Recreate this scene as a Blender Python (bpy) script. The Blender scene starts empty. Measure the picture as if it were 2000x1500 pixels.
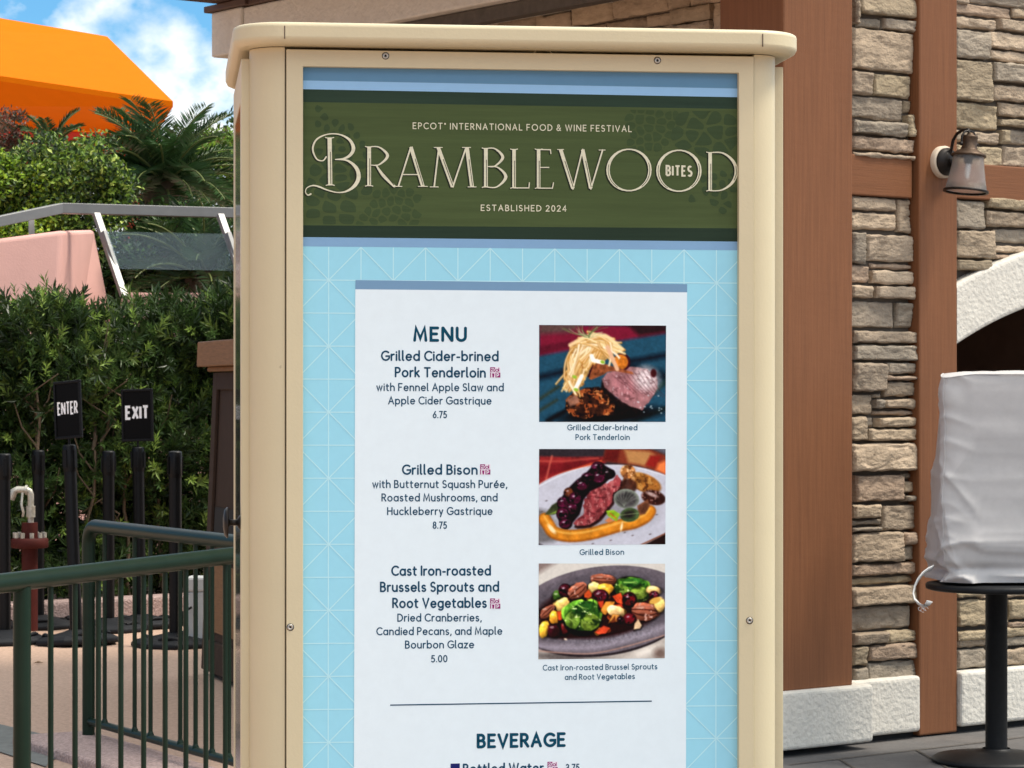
import bpy, bmesh, math, random
import numpy as np
from mathutils import Vector, Matrix, Quaternion, noise as mnoise
sc = bpy.context.scene
COL = sc.collection
R = math.radians
PI = math.pi

# ------------------------------------------------------------------ camera
H, F, CX, HY = 1.55, 5300.0, 1000.0, 770.0      # eye height, focal length and horizon in photo pixels
cam = bpy.data.cameras.new('camera')
camo = bpy.data.objects.new('camera', cam); COL.objects.link(camo)
camo.location = (0, 0, H); camo.rotation_euler = (R(90), 0, 0)
cam.sensor_width = 36.0; cam.lens = 36.0*F/2000.0
cam.shift_y = (HY-750.0)/2000.0
cam.clip_start = 0.05; cam.clip_end = 4000
cam.dof.use_dof = True; cam.dof.focus_distance = 3.82; cam.dof.aperture_fstop = 64
sc.camera = camo

# ------------------------------------------------------------------ light
SUN_EL, SUN_AZ = 60.0, 92.0                     # azimuth from +Y towards +X
w = bpy.data.worlds.new('World'); sc.world = w; w.use_nodes = True
nt = w.node_tree; nt.nodes.clear()
wo = nt.nodes.new('ShaderNodeOutputWorld'); bg = nt.nodes.new('ShaderNodeBackground')
sky = nt.nodes.new('ShaderNodeTexSky'); sky.sky_type = 'NISHITA'; sky.sun_disc = False
sky.sun_elevation = R(SUN_EL); sky.sun_rotation = R(SUN_AZ)
sky.air_density = 1.0; sky.dust_density = 0.25; sky.ozone_density = 2.2
bg.inputs[1].default_value = 0.11
tc = nt.nodes.new('ShaderNodeTexCoord')
mp = nt.nodes.new('ShaderNodeMapping'); mp.inputs['Scale'].default_value = (1, 1, 1.35); mp.inputs['Location'].default_value = (0.131, 0.0, 0.02)
n1 = nt.nodes.new('ShaderNodeTexNoise'); n1.inputs['Scale'].default_value = 17; n1.inputs['Detail'].default_value = 9; n1.inputs['Roughness'].default_value = 0.52
n2 = nt.nodes.new('ShaderNodeTexNoise'); n2.inputs['Scale'].default_value = 46; n2.inputs['Detail'].default_value = 6
sx = nt.nodes.new('ShaderNodeSeparateXYZ')
mr = nt.nodes.new('ShaderNodeMapRange')         # more cloud lower down
mr.inputs['From Min'].default_value = 0.150; mr.inputs['From Max'].default_value = 0.09
mr.inputs['To Min'].default_value = -0.09; mr.inputs['To Max'].default_value = 0.30
ad = nt.nodes.new('ShaderNodeMath'); ad.operation = 'ADD'
cr = nt.nodes.new('ShaderNodeValToRGB'); cr.color_ramp.elements[0].position = 0.475; cr.color_ramp.elements[1].position = 0.61
cc = nt.nodes.new('ShaderNodeValToRGB')         # cloud tone: grey blue bellies, white tops
cc.color_ramp.elements[0].position = 0.35; cc.color_ramp.elements[0].color = (0.62, 0.72, 0.84, 1)
cc.color_ramp.elements[1].position = 0.62; cc.color_ramp.elements[1].color = (1, 1, 1, 1)
csc = nt.nodes.new('ShaderNodeVectorMath'); csc.operation = 'SCALE'
csb = nt.nodes.new('ShaderNodeMapRange'); csb.inputs['From Min'].default_value = 0.16; csb.inputs['From Max'].default_value = 0.55; csb.inputs['To Min'].default_value = 6.6; csb.inputs['To Max'].default_value = 11.5  # cloud overhead brightened out of view to lift the fill light
cwm = nt.nodes.new('ShaderNodeVectorMath'); cwm.operation = 'MULTIPLY'; cwm.inputs[1].default_value = (1.0, 0.965, 0.90)
stint = nt.nodes.new('ShaderNodeVectorMath'); stint.operation = 'MULTIPLY'; stint.inputs[1].default_value = (0.29, 0.54, 0.69)
mx = nt.nodes.new('ShaderNodeMix'); mx.data_type = 'RGBA'
L = nt.links.new
L(tc.outputs['Generated'], mp.inputs[0]); L(mp.outputs[0], n1.inputs[0]); L(mp.outputs[0], n2.inputs[0])
L(tc.outputs['Generated'], sx.inputs[0]); L(sx.outputs['Z'], mr.inputs['Value'])
hi = nt.nodes.new('ShaderNodeMapRange'); hi.inputs['From Min'].default_value = 0.20; hi.inputs['From Max'].default_value = 0.50; hi.inputs['To Min'].default_value = 0.0; hi.inputs['To Max'].default_value = 0.24
ad2 = nt.nodes.new('ShaderNodeMath'); ad2.operation = 'ADD'
L(sx.outputs['Z'], hi.inputs['Value']); L(mr.outputs[0], ad2.inputs[0]); L(hi.outputs[0], ad2.inputs[1])   # extra cloud overhead, out of view, added for whiter fill light
lf = nt.nodes.new('ShaderNodeMapRange'); lf.inputs['From Min'].default_value = -0.35; lf.inputs['From Max'].default_value = -0.7; lf.inputs['To Min'].default_value = 0.0; lf.inputs['To Max'].default_value = -0.04
ad3 = nt.nodes.new('ShaderNodeMath'); ad3.operation = 'ADD'      # cloud thinned out of view at left to deepen shade there
L(sx.outputs['X'], lf.inputs['Value']); L(ad2.outputs[0], ad3.inputs[0]); L(lf.outputs[0], ad3.inputs[1])
L(n1.outputs[0], ad.inputs[0]); L(ad3.outputs[0], ad.inputs[1]); L(ad.outputs[0], cr.inputs[0])
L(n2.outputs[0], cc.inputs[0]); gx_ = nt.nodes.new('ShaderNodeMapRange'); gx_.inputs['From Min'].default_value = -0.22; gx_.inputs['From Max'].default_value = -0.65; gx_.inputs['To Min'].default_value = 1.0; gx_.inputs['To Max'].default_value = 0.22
gm_ = nt.nodes.new('ShaderNodeMath'); gm_.operation = 'MULTIPLY'      # unseen cloud at left dimmed, added to darken left-facing sides
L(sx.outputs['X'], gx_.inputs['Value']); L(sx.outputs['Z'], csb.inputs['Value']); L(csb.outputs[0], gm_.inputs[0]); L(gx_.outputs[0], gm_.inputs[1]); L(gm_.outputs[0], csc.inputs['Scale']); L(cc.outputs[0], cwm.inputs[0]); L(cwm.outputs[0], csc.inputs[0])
L(sky.outputs[0], stint.inputs[0])
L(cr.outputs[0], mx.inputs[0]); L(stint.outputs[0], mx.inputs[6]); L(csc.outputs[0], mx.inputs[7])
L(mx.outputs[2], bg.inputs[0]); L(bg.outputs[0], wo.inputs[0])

S = Vector((math.cos(R(SUN_EL))*math.sin(R(SUN_AZ)), math.cos(R(SUN_EL))*math.cos(R(SUN_AZ)), math.sin(R(SUN_EL))))
sl = bpy.data.lights.new('sun', 'SUN'); sl.energy = 2.0; sl.angle = R(14); sl.color = (1, 0.92, 0.80)
so = bpy.data.objects.new('sun', sl); COL.objects.link(so); so.location = (20, 0, 40)
so.rotation_euler = (-S).to_track_quat('-Z', 'Y').to_euler()
sc.view_settings.view_transform = 'Standard'; sc.view_settings.look = 'None'
sc.view_settings.exposure = 1.04; sc.view_settings.gamma = 1

# ------------------------------------------------------------------ helpers
def lin(c):
    return tuple(((v/255.0)/12.92 if v/255.0 <= 0.04045 else ((v/255.0+0.055)/1.055)**2.4) for v in c)
def at(px, py, Y):
    return Vector(((px-CX)/F*Y, Y, H+(HY-py)/F*Y))
def fbm(p, o=4):
    return mnoise.fractal(Vector(p), 1.0, 2.0, o)

class MB:
    """collects geometry in world coordinates"""
    def __init__(s): s.v = []; s.f = []; s.c = []; s.sm = []
    def add(s, vs, fs, col=None, smooth=False):
        b = len(s.v); s.v += [tuple(p) for p in vs]
        for f in fs: s.f.append([b+i for i in f]); s.c.append(col or (1, 1, 1)); s.sm.append(smooth)
        return s
    def hexa(s, p, col=None):      # 8 points: bottom 4 (ccw), top 4
        return s.add(p, [(3,2,1,0),(4,5,6,7),(0,1,5,4),(1,2,6,5),(2,3,7,6),(3,0,4,7)], col)
    def box(s, c, d, m=None, col=None):
        x, y, z = d[0]/2, d[1]/2, d[2]/2
        ps = [Vector(q) for q in ((-x,-y,-z),(x,-y,-z),(x,y,-z),(-x,y,-z),(-x,-y,z),(x,-y,z),(x,y,z),(-x,y,z))]
        if m is not None: ps = [m @ q for q in ps]
        return s.hexa([q+Vector(c) for q in ps], col)
    def prism(s, poly, d, col=None):   # planar polygon (3-D points) extruded by d
        n = len(poly); a = [Vector(p) for p in poly]; b = [p+Vector(d) for p in a]
        return s.add(a+b, [tuple(range(n)), tuple(range(2*n-1, n-1, -1))]+[(i, n+i, n+(i+1) % n, (i+1) % n) for i in range(n)], col)
    def tube(s, path, r, seg=12, caps=True, col=None, flat=1.0, up=None):
        path = [Vector(p) for p in path]; n = len(path)
        rs = r if isinstance(r, (list, tuple)) else [r]*n
        vs = []; ref = None
        for i, p in enumerate(path):
            t = (path[min(i+1, n-1)]-path[max(i-1, 0)]).normalized()
            if ref is None:
                u = Vector(up) if up else (Vector((0,0,1)) if abs(t.z) < 0.9 else Vector((1,0,0)))
                ref = (u-t*u.dot(t)).normalized()
            else:
                ref = (ref-t*ref.dot(t)).normalized()
            q = t.cross(ref)
            for k in range(seg):
                a = 2*PI*k/seg
                vs.append(p+(ref*math.cos(a)+q*math.sin(a)*flat)*rs[i])
        fs = [(i*seg+k, i*seg+(k+1) % seg, (i+1)*seg+(k+1) % seg, (i+1)*seg+k) for i in range(n-1) for k in range(seg)]
        s.add(vs, fs, col, True)
        if caps:
            s.add(vs[:seg], [tuple(range(seg-1, -1, -1))], col); s.add(vs[-seg:], [tuple(range(seg))], col)
        return s
    def lathe(s, prof, o=(0,0,0), m=None, seg=32, col=None, closed=True, smooth=True):
        vs = []; n = len(prof)
        for r, z in prof:
            for k in range(seg):
                a = 2*PI*k/seg; p = Vector((r*math.cos(a), r*math.sin(a), z))
                vs.append((m @ p if m is not None else p)+Vector(o))
        fs = [(i*seg+k, i*seg+(k+1) % seg, (i+1)*seg+(k+1) % seg, (i+1)*seg+k) for i in range(n-1) for k in range(seg)]
        s.add(vs, fs, col, smooth)
        if closed:
            s.add(vs[:seg], [tuple(range(seg-1, -1, -1))], col); s.add(vs[-seg:], [tuple(range(seg))], col)
        return s
    def build(s, name, mat, parent=None, bevel=0, seg=2, weld=False, normals=True):
        o = mesh_obj(name, s.v, s.f, mat, parent, s.c, s.sm)
        if normals or weld:
            bm = bmesh.new(); bm.from_mesh(o.data)
            if weld: bmesh.ops.remove_doubles(bm, verts=bm.verts, dist=1e-5)
            if normals: bmesh.ops.recalc_face_normals(bm, faces=bm.faces)
            bm.to_mesh(o.data); bm.free()
        if bevel:
            b = o.modifiers.new('bevel', 'BEVEL'); b.width = bevel; b.segments = seg; b.limit_method = 'ANGLE'; b.angle_limit = R(40)
            b.harden_normals = False
        return o

ORG = {}
def mesh_obj(name, v, f, mat, parent=None, fcol=None, smooth=None):
    me = bpy.data.meshes.new(name)
    org = ORG.get(parent.name, Vector((0,0,0))) if parent else Vector((0,0,0))
    v = np.asarray(v, dtype=np.float64)-np.array(org)
    if isinstance(f, np.ndarray): f = f.tolist()
    me.from_pydata(v.tolist(), [], f)
    if fcol is not None:
        a = me.attributes.new('Col', 'FLOAT_COLOR', 'FACE')
        c = np.ones((len(f), 4), dtype=np.float32); c[:, :3] = np.asarray(fcol, dtype=np.float32)
        a.data.foreach_set('color', c.ravel())
    if smooth is not None:
        me.polygons.foreach_set('use_smooth', np.asarray(smooth, dtype=bool) if not isinstance(smooth, bool) else np.full(len(f), smooth))
    me.materials.append(mat); me.update()
    o = bpy.data.objects.new(name, me); COL.objects.link(o)
    if parent: o.parent = parent; ORG[o.name] = org
    return o
def tag(o, label=None, cat=None, group=None, kind=None):
    if label: o['label'] = label
    if cat: o['category'] = cat
    if group: o['group'] = group
    if kind: o['kind'] = kind
    return o
def thing(name, loc, label, cat, group=None):
    o = bpy.data.objects.new(name, None); COL.objects.link(o); o.location = loc; o.empty_display_size = 0.1
    ORG[o.name] = Vector(loc)
    return tag(o, label, cat, group)
def copy_tree(o, parent=None):
    c = o.copy(); COL.objects.link(c)
    if parent: c.parent = parent
    for ch in list(o.children): copy_tree(ch, c)
    return c

# ------------------------------------------------------------------ materials
def mk(name, col, rough=0.6, metal=0.0, var=0.10, scale=5.0, bump=0.0, bscale=80.0, stretch=(1,1,1), rot=0.0,
       attr=False, spec=0.5, coat=0.0, blotch=0.0, blotch_col=None, bdist=0.01, transl=0.0, detail=6, trans=0.0, ior=1.45, alpha=1.0, speck=0.0):
    m = bpy.data.materials.new(name); m.use_nodes = True
    N = m.node_tree.nodes; K = m.node_tree.links.new; b = N['Principled BSDF']
    b.inputs['Roughness'].default_value = rough; b.inputs['Metallic'].default_value = metal
    b.inputs['Specular IOR Level'].default_value = spec; b.inputs['Coat Weight'].default_value = coat
    b.inputs['IOR'].default_value = ior; b.inputs['Transmission Weight'].default_value = trans; b.inputs['Alpha'].default_value = alpha
    t = N.new('ShaderNodeTexCoord'); mpn = N.new('ShaderNodeMapping')
    mpn.inputs['Scale'].default_value = stretch; mpn.inputs['Rotation'].default_value = (0, 0, rot)
    if rot:   # rotate first, stretch afterwards
        mr_ = N.new('ShaderNodeMapping'); mr_.inputs['Rotation'].default_value = (0, 0, rot); mpn.inputs['Rotation'].default_value = (0,0,0)
        K(t.outputs['Object'], mr_.inputs[0]); K(mr_.outputs[0], mpn.inputs[0])
    else: K(t.outputs['Object'], mpn.inputs[0])
    src = None
    if attr:
        a = N.new('ShaderNodeAttribute'); a.attribute_name = 'Col'; src = a.outputs['Color']
    else:
        rgb = N.new('ShaderNodeRGB'); rgb.outputs[0].default_value = (*col, 1); src = rgb.outputs[0]
    if blotch:
        n = N.new('ShaderNodeTexNoise'); n.inputs['Scale'].default_value = scale*0.35; n.inputs['Detail'].default_value = 5
        r = N.new('ShaderNodeValToRGB'); r.color_ramp.elements[0].position = 0.45; r.color_ramp.elements[1].position = 0.7
        mu = N.new('ShaderNodeMath'); mu.operation = 'MULTIPLY'; mu.inputs[1].default_value = blotch
        x = N.new('ShaderNodeMix'); x.data_type = 'RGBA'; x.inputs[7].default_value = (*(blotch_col or (0.1,0.08,0.06)), 1)
        K(mpn.outputs[0] if stretch[2] < 1 or stretch[0] < 1 else t.outputs['Object'], n.inputs[0]); K(n.outputs[0], r.inputs[0]); K(r.outputs[0], mu.inputs[0]); K(mu.outputs[0], x.inputs[0]); K(src, x.inputs[6]); src = x.outputs[2]
    if speck:                                   # small worn chips and grime specks
        n = N.new('ShaderNodeTexNoise'); n.inputs['Scale'].default_value = 38; n.inputs['Detail'].default_value = 7; n.inputs['Roughness'].default_value = .7
        r = N.new('ShaderNodeValToRGB'); r.color_ramp.elements[0].position = 0.69; r.color_ramp.elements[1].position = 0.74
        mu = N.new('ShaderNodeMath'); mu.operation = 'MULTIPLY'; mu.inputs[1].default_value = speck
        x = N.new('ShaderNodeMix'); x.data_type = 'RGBA'; x.inputs[7].default_value = (.16,.12,.08,1)
        K(t.outputs['Object'], n.inputs[0]); K(n.outputs[0], r.inputs[0]); K(r.outputs[0], mu.inputs[0]); K(mu.outputs[0], x.inputs[0]); K(src, x.inputs[6]); src = x.outputs[2]
    if var:
        n = N.new('ShaderNodeTexNoise'); n.inputs['Scale'].default_value = scale; n.inputs['Detail'].default_value = detail; n.inputs['Roughness'].default_value = 0.65
        r = N.new('ShaderNodeMapRange'); r.inputs['From Min'].default_value = 0.3; r.inputs['From Max'].default_value = 0.7
        r.inputs['To Min'].default_value = 1-var; r.inputs['To Max'].default_value = 1+var
        s = N.new('ShaderNodeVectorMath'); s.operation = 'SCALE'
        K(mpn.outputs[0], n.inputs[0]); K(n.outputs[0], r.inputs['Value']); K(src, s.inputs[0]); K(r.outputs[0], s.inputs['Scale']); src = s.outputs[0]
    K(src, b.inputs['Base Color'])
    if bump:
        n = N.new('ShaderNodeTexNoise'); n.inputs['Scale'].default_value = bscale; n.inputs['Detail'].default_value = 5
        bp = N.new('ShaderNodeBump'); bp.inputs['Strength'].default_value = bump; bp.inputs['Distance'].default_value = bdist
        K(mpn.outputs[0], n.inputs[0]); K(n.outputs[0], bp.inputs['Height']); K(bp.outputs[0], b.inputs['Normal'])
    if transl:
        tr = N.new('ShaderNodeBsdfTranslucent'); mxs = N.new('ShaderNodeMixShader'); mxs.inputs[0].default_value = transl
        out = N['Material Output']; K(src, tr.inputs[0]); K(b.outputs[0], mxs.inputs[1]); K(tr.outputs[0], mxs.inputs[2]); K(mxs.outputs[0], out.inputs[0])
    return m
def add_bump(m, kind, scale, strength, dist, stretch=(1,1,1), rot=0, **kw):
    """a second bump layer in front of the first"""
    N = m.node_tree.nodes; K = m.node_tree.links.new; b = N['Principled BSDF']
    t = N.new('ShaderNodeTexCoord'); mpn = N.new('ShaderNodeMapping'); mpn.inputs['Scale'].default_value = stretch
    if rot:
        m0 = N.new('ShaderNodeMapping'); m0.inputs['Rotation'].default_value = (0,0,rot); K(t.outputs['Object'], m0.inputs[0]); K(m0.outputs[0], mpn.inputs[0])
    else: K(t.outputs['Object'], mpn.inputs[0])
    n = N.new(kind); n.inputs['Scale'].default_value = scale
    for k, v in kw.items():
        if k in n.inputs: n.inputs[k].default_value = v
        else: setattr(n, k, v)
    bp = N.new('ShaderNodeBump'); bp.inputs['Strength'].default_value = strength; bp.inputs['Distance'].default_value = dist
    K(mpn.outputs[0], n.inputs['Vector']); K(n.outputs[0], bp.inputs['Height'])
    if b.inputs['Normal'].is_linked: K(b.inputs['Normal'].links[0].from_socket, bp.inputs['Normal'])
    K(bp.outputs[0], b.inputs['Normal'])
    return m

PHI = R(37.0)
M = {}
M['cream'] = mk('cream_paint', (0.57, 0.495, 0.325), 0.45, speck=.35, var=0.045, scale=3, bump=0.12, bscale=260, bdist=0.002, blotch=0.22, blotch_col=(0.49,0.42,0.28))
M['cream_side'] = M['cream']
M['print'] = mk('printed_sheet', (1,1,1), 0.6, attr=True, var=0.018, scale=60, spec=0.12)
M['canvas_print'] = mk('printed_board', (1,1,1), 0.55, attr=True, var=0.13, scale=14, stretch=(0.35, 0.35, 9), spec=0.12, detail=8)
M['dark_glass'] = mk('tinted_glass', (0.035, 0.045, 0.06), 0.08, var=0, spec=0.8)
M['screw'] = mk('screw_steel', (0.42, 0.40, 0.36), 0.35, metal=0.9, var=0.1, scale=300)
M['black'] = mk('black_gap', (0.012, 0.011, 0.010), 0.8, var=0)  # plain black; also paints the shade in gaps, slots and openings
M['bronze'] = mk('dark_bronze', (0.022, 0.018, 0.016), 0.42, metal=0.6, var=0.15, scale=60)
M['wood'] = mk('stained_timber', (0.190, 0.075, 0.031), 0.62, var=0.15, scale=6, stretch=(16, 16, 0.45), bump=0.16, bscale=20, bdist=0.004, blotch=0.35, blotch_col=(0.150,0.060,0.026), spec=.3)
add_bump(M['wood'], 'ShaderNodeTexNoise', 5, 0.13, 0.006, stretch=(2.2,2.2,6), Detail=4.0)
M['wood_h'] = mk('stained_timber_level', (0.190, 0.075, 0.031), 0.62, var=0.15, scale=6, stretch=(0.45, 16, 16), rot=-PHI, bump=0.25, bscale=16, bdist=0.005, spec=.3)
M['stone'] = mk('ledge_stone', (1,1,1), 0.85, attr=True, var=0.24, scale=11, bump=0.65, bscale=30, bdist=0.014, stretch=(1,1,1.9), spec=0.25, detail=10)
add_bump(M['stone'], 'ShaderNodeTexNoise', 95, 0.6, 0.006, Detail=6.0)
M['mortar'] = mk('dark_mortar', (0.085, 0.07, 0.055), 0.95, var=0.2, scale=20)
M['stucco'] = mk('rough_stucco', (0.62, 0.585, 0.515), 0.9, var=0.07, scale=14, bump=0.45, bscale=55, bdist=0.012, spec=0.2)
add_bump(M['stucco'], 'ShaderNodeTexVoronoi', 40, 0.22, 0.01)
M['interior'] = mk('dark_interior', (0.18, 0.105, 0.075), 0.8, var=0.2, scale=3)
M['brown_trim'] = mk('brown_trim', (0.075, 0.040, 0.027), 0.6, var=0.15, scale=8)
# ------------------------------------------------------------------ stroke lettering (unit: cap height 1)
def arc(cx, cy, rx, ry, a0, a1, n=None):
    n = n or max(4, int(abs(a1-a0)/14))
    return [(cx+rx*math.cos(R(a0+(a1-a0)*i/n)), cy+ry*math.sin(R(a0+(a1-a0)*i/n))) for i in range(n+1)]
XH = 0.66
def glyphs():
    g = {}
    x = XH; h = x/2; r = 0.30
    ring = lambda cx: arc(cx, h, r, h, 0, 360, 26)
    g['a'] = (0.60, [ring(.30), [(.60,x),(.60,0)]]); g['b'] = (0.60, [ring(.30), [(0,1.06),(0,0)]])
    g['c'] = (0.50, [arc(.30,h,r,h,48,312)]); g['d'] = (0.60, [ring(.30), [(.60,1.06),(.60,0)]])
    g['e'] = (0.58, [[(.01,h+.01),(.58,h+.01)]+arc(.30,h,.29,h,4,318)])
    g['\u00e9'] = (0.58, g['e'][1]+[[(.25,.80),(.40,.98)]])
    g['f'] = (0.30, [[(.12,0),(.12,.85)]+arc(.32,.85,.20,.21,180,85), [(0,x),(.30,x)]])
    g['g'] = (0.60, [ring(.30), [(.60,x),(.60,-.06)]+arc(.32,-.06,.28,.24,0,-140)])
    g['h'] = (0.52, [[(0,1.06),(0,0)], [(0,.30)]+arc(.26,.38,.26,.28,170,0)+[(.52,0)]])
    g['i'] = (0.0, [[(0,x),(0,0)], [(0,.90),(0,.93)]])
    g['k'] = (0.46, [[(0,1.06),(0,0)], [(.42,x),(.02,.30)], [(.14,.40),(.46,0)]])
    g['l'] = (0.10, [[(0,1.06),(0,.10)]+arc(.10,.10,.10,.10,180,270)])
    g['m'] = (0.86, [[(0,x),(0,0)], [(0,.32)]+arc(.215,.40,.215,.26,170,0)+[(.43,0)], [(.43,.32)]+arc(.645,.40,.215,.26,170,0)+[(.86,0)]])
    g['n'] = (0.52, [[(0,x),(0,0)], [(0,.30)]+arc(.26,.38,.26,.28,170,0)+[(.52,0)]])
    g['o'] = (0.62, [arc(.31,h,.31,h,0,360,26)]); g['p'] = (0.60, [ring(.30), [(0,x),(0,-.30)]])
    g['q'] = (0.60, [ring(.30), [(.60,x),(.60,-.30)]]); g['r'] = (0.28, [[(0,x),(0,0)], [(0,.30)]+arc(.26,.36,.26,.30,170,80)])
    g['s'] = (0.40, [arc(.20,.495,.18,.165,40,250)+arc(.20,.165,.20,.165,80,-145)])
    g['t'] = (0.34, [[(.12,.90),(.12,.17)]+arc(.29,.17,.17,.17,180,275), [(0,x),(.34,x)]])
    g['u'] = (0.52, [[(0,x)]+arc(.26,.28,.26,.28,180,360)+[(.52,x)], [(.52,x),(.52,0)]])
    g['v'] = (0.50, [[(0,x),(.25,0),(.50,x)]]); g['w'] = (0.76, [[(0,x),(.19,0),(.38,x),(.57,0),(.76,x)]])
    g['x'] = (0.46, [[(0,x),(.46,0)], [(.46,x),(0,0)]]); g['y'] = (0.50, [[(0,x),(.26,.02)], [(.50,x),(.16,-.30)]])
    g['z'] = (0.44, [[(0,x),(.44,x),(0,0),(.44,0)]])
    g['A'] = (0.72, [[(0,0),(.36,1),(.72,0)], [(.13,.34),(.59,.34)]])
    g['B'] = (0.54, [[(0,0),(0,1),(.24,1)]+arc(.24,.76,.24,.24,90,-90)+[(0,.52)], [(.24,.52)]+arc(.27,.26,.27,.26,90,-90)+[(0,0)]])
    g['C'] = (0.72, [arc(.46,.5,.46,.5,48,312)]); g['D'] = (0.68, [[(0,0),(0,1),(.20,1)]+arc(.20,.5,.48,.5,90,-90)+[(0,0)]])
    g['E'] = (0.50, [[(.50,1),(0,1),(0,0),(.50,0)], [(0,.52),(.42,.52)]]); g['F'] = (0.48, [[(.48,1),(0,1),(0,0)], [(0,.50),(.40,.50)]])
    g['G'] = (0.80, [arc(.46,.5,.46,.5,48,330)+[(.86,.46),(.50,.46)]]); g['H'] = (0.64, [[(0,1),(0,0)], [(.64,1),(.64,0)], [(0,.52),(.64,.52)]])
    g['I'] = (0.0, [[(0,1),(0,0)]]); g['L'] = (0.46, [[(0,1),(0,0),(.46,0)]])
    g['M'] = (0.84, [[(0,0),(.10,1),(.42,.14),(.74,1),(.84,0)]]); g['N'] = (0.70, [[(0,0),(0,1)], [(.03,1),(.67,0)], [(.70,0),(.70,1)]])
    g['O'] = (0.94, [arc(.47,.5,.47,.5,0,360,30)]); g['P'] = (0.52, [[(0,0),(0,1),(.25,1)]+arc(.25,.73,.27,.27,90,-90)+[(0,.46)]])
    g['R'] = (0.56, [[(0,0),(0,1),(.25,1)]+arc(.25,.74,.26,.26,90,-90)+[(0,.48)], [(.24,.48),(.56,0)]])
    g['S'] = (0.50, [arc(.25,.745,.23,.255,40,250)+arc(.25,.25,.25,.25,80,-145)])
    g['T'] = (0.62, [[(0,1),(.62,1)], [(.31,1),(.31,0)]]); g['U'] = (0.62, [[(0,1)]+arc(.31,.31,.31,.31,180,360)+[(.62,1)]])
    g['V'] = (0.70, [[(0,1),(.35,0),(.70,1)]]); g['W'] = (1.06, [[(0,1),(.27,0),(.53,1),(.79,0),(1.06,1)]])
    g['X'] = (0.62, [[(0,1),(.62,0)], [(.62,1),(0,0)]])
    g['0'] = (0.52, [arc(.26,.5,.26,.5,0,360,26)]); g['2'] = (0.48, [arc(.24,.74,.24,.26,165,-25)+[(0,0),(.50,0)]])
    g['3'] = (0.46, [arc(.21,.76,.21,.24,150,-90)+arc(.22,.26,.25,.26,90,-150)]); g['4'] = (0.54, [[(.40,0),(.40,1),(0,.28),(.54,.28)]])
    g['5'] = (0.46, [[(.42,1),(.08,1),(.03,.56)]+arc(.20,.31,.26,.31,115,-140)]); g['6'] = (0.52, [[(.40,1),(.05,.42)], arc(.26,.29,.25,.29,0,360,22)])
    g['7'] = (0.48, [[(0,1),(.48,1),(.14,0)]]); g['8'] = (0.50, [arc(.25,.76,.21,.24,0,360,22), arc(.25,.26,.25,.26,0,360,22)])
    g['.'] = (0.02, [[(.01,.02),(.01,.04)]]); g[','] = (0.06, [[(.06,.04),(0,-.16)]]); g['-'] = (0.26, [[(0,.36),(.26,.36)]])
    g['&'] = (0.66, [[(.66,0),(.16,.68)]+arc(.29,.80,.16,.20,215,-30)+[(.10,.42)]+arc(.26,.24,.26,.24,140,330)+[(.62,.46)]])
    g['\u00ae'] = (0.16, [arc(.08,.90,.08,.09,0,360,14)])
    return g
GL = glyphs()
def ribbon(pts, w0, cap='round', closed=None):
    """flat ribbon along 2-D points; w0 = full width or list of widths -> verts, faces"""
    pts = [Vector((p[0], p[1])) for p in pts]
    q = [pts[0]]
    for p in pts[1:]:
        if (p-q[-1]).length > 1e-6: q.append(p)
    if len(q) != len(pts) and not isinstance(w0, (int, float)): w0 = max(w0)
    pts = q; n = len(pts)
    if n < 2: return [], []
    ws = [w0/2.0]*n if isinstance(w0, (int, float)) else [a/2.0 for a in w0]
    if closed is None: closed = n > 3 and (pts[0]-pts[-1]).length < 1e-4
    if closed: pts = pts[:-1]; n -= 1
    vs = []; fs = []
    for i in range(n):
        a = pts[i-1] if (i > 0 or closed) else None
        b = pts[(i+1) % n] if (i < n-1 or closed) else None
        d0 = (pts[i]-a).normalized() if a is not None else None
        d1 = (b-pts[i]).normalized() if b is not None else None
        if d0 is None: d0 = d1
        if d1 is None: d1 = d0
        t = d0+d1
        t = t.normalized() if t.length > 1e-3 else d1
        nn = Vector((-t.y, t.x)); k = max(0.42, nn.dot(Vector((-d1.y, d1.x))))
        o = nn*(ws[i]/k); vs += [pts[i]+o, pts[i]-o]
    m = n if closed else n-1
    for i in range(m):
        j = (i+1) % n; fs.append((2*i, 2*i+1, 2*j+1, 2*j))
    if not closed and cap == 'round':
        for e, sgn in ((0, -1), (n-1, 1)):
            d = (pts[1]-pts[0]).normalized() if e == 0 else (pts[-1]-pts[-2]).normalized()
            d = d*sgn; nn = Vector((-d.y, d.x)); b = len(vs)
            for k in range(7):
                a = PI*k/6; vs.append(pts[e]+(nn*math.cos(a)+d*math.sin(a))*ws[e])
            fs.append(tuple(range(b, b+7)))
    return vs, fs
def text_shapes(txt, x0, x1, y0, y1, cap, wt, sp=0.17, space=0.30, capst='round'):
    """strokes of a line of text as (verts, faces) in photo pixels, baseline (x0,y0)-(x1,y1)"""
    pen = 0; items = []
    for ch in txt:
        if ch == ' ': pen += space; continue
        wd, st = GL[ch]
        items.append((pen, st)); pen += wd+sp
    tot = pen-sp
    kx = (x1-x0-wt)/tot
    out = []
    for p, st in items:
        for k, s in enumerate(st):
            pts = []
            for (gx, gy) in s:
                X = x0+wt/2+(p+gx)*kx; yb = y0+(y1-y0)*(X-x0)/(x1-x0)
                pts.append((X, yb-wt/2-gy*(cap-wt)))
            v, f = ribbon(pts, wt, capst)
            if v: out.append((v, f, k))
    return out
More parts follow.
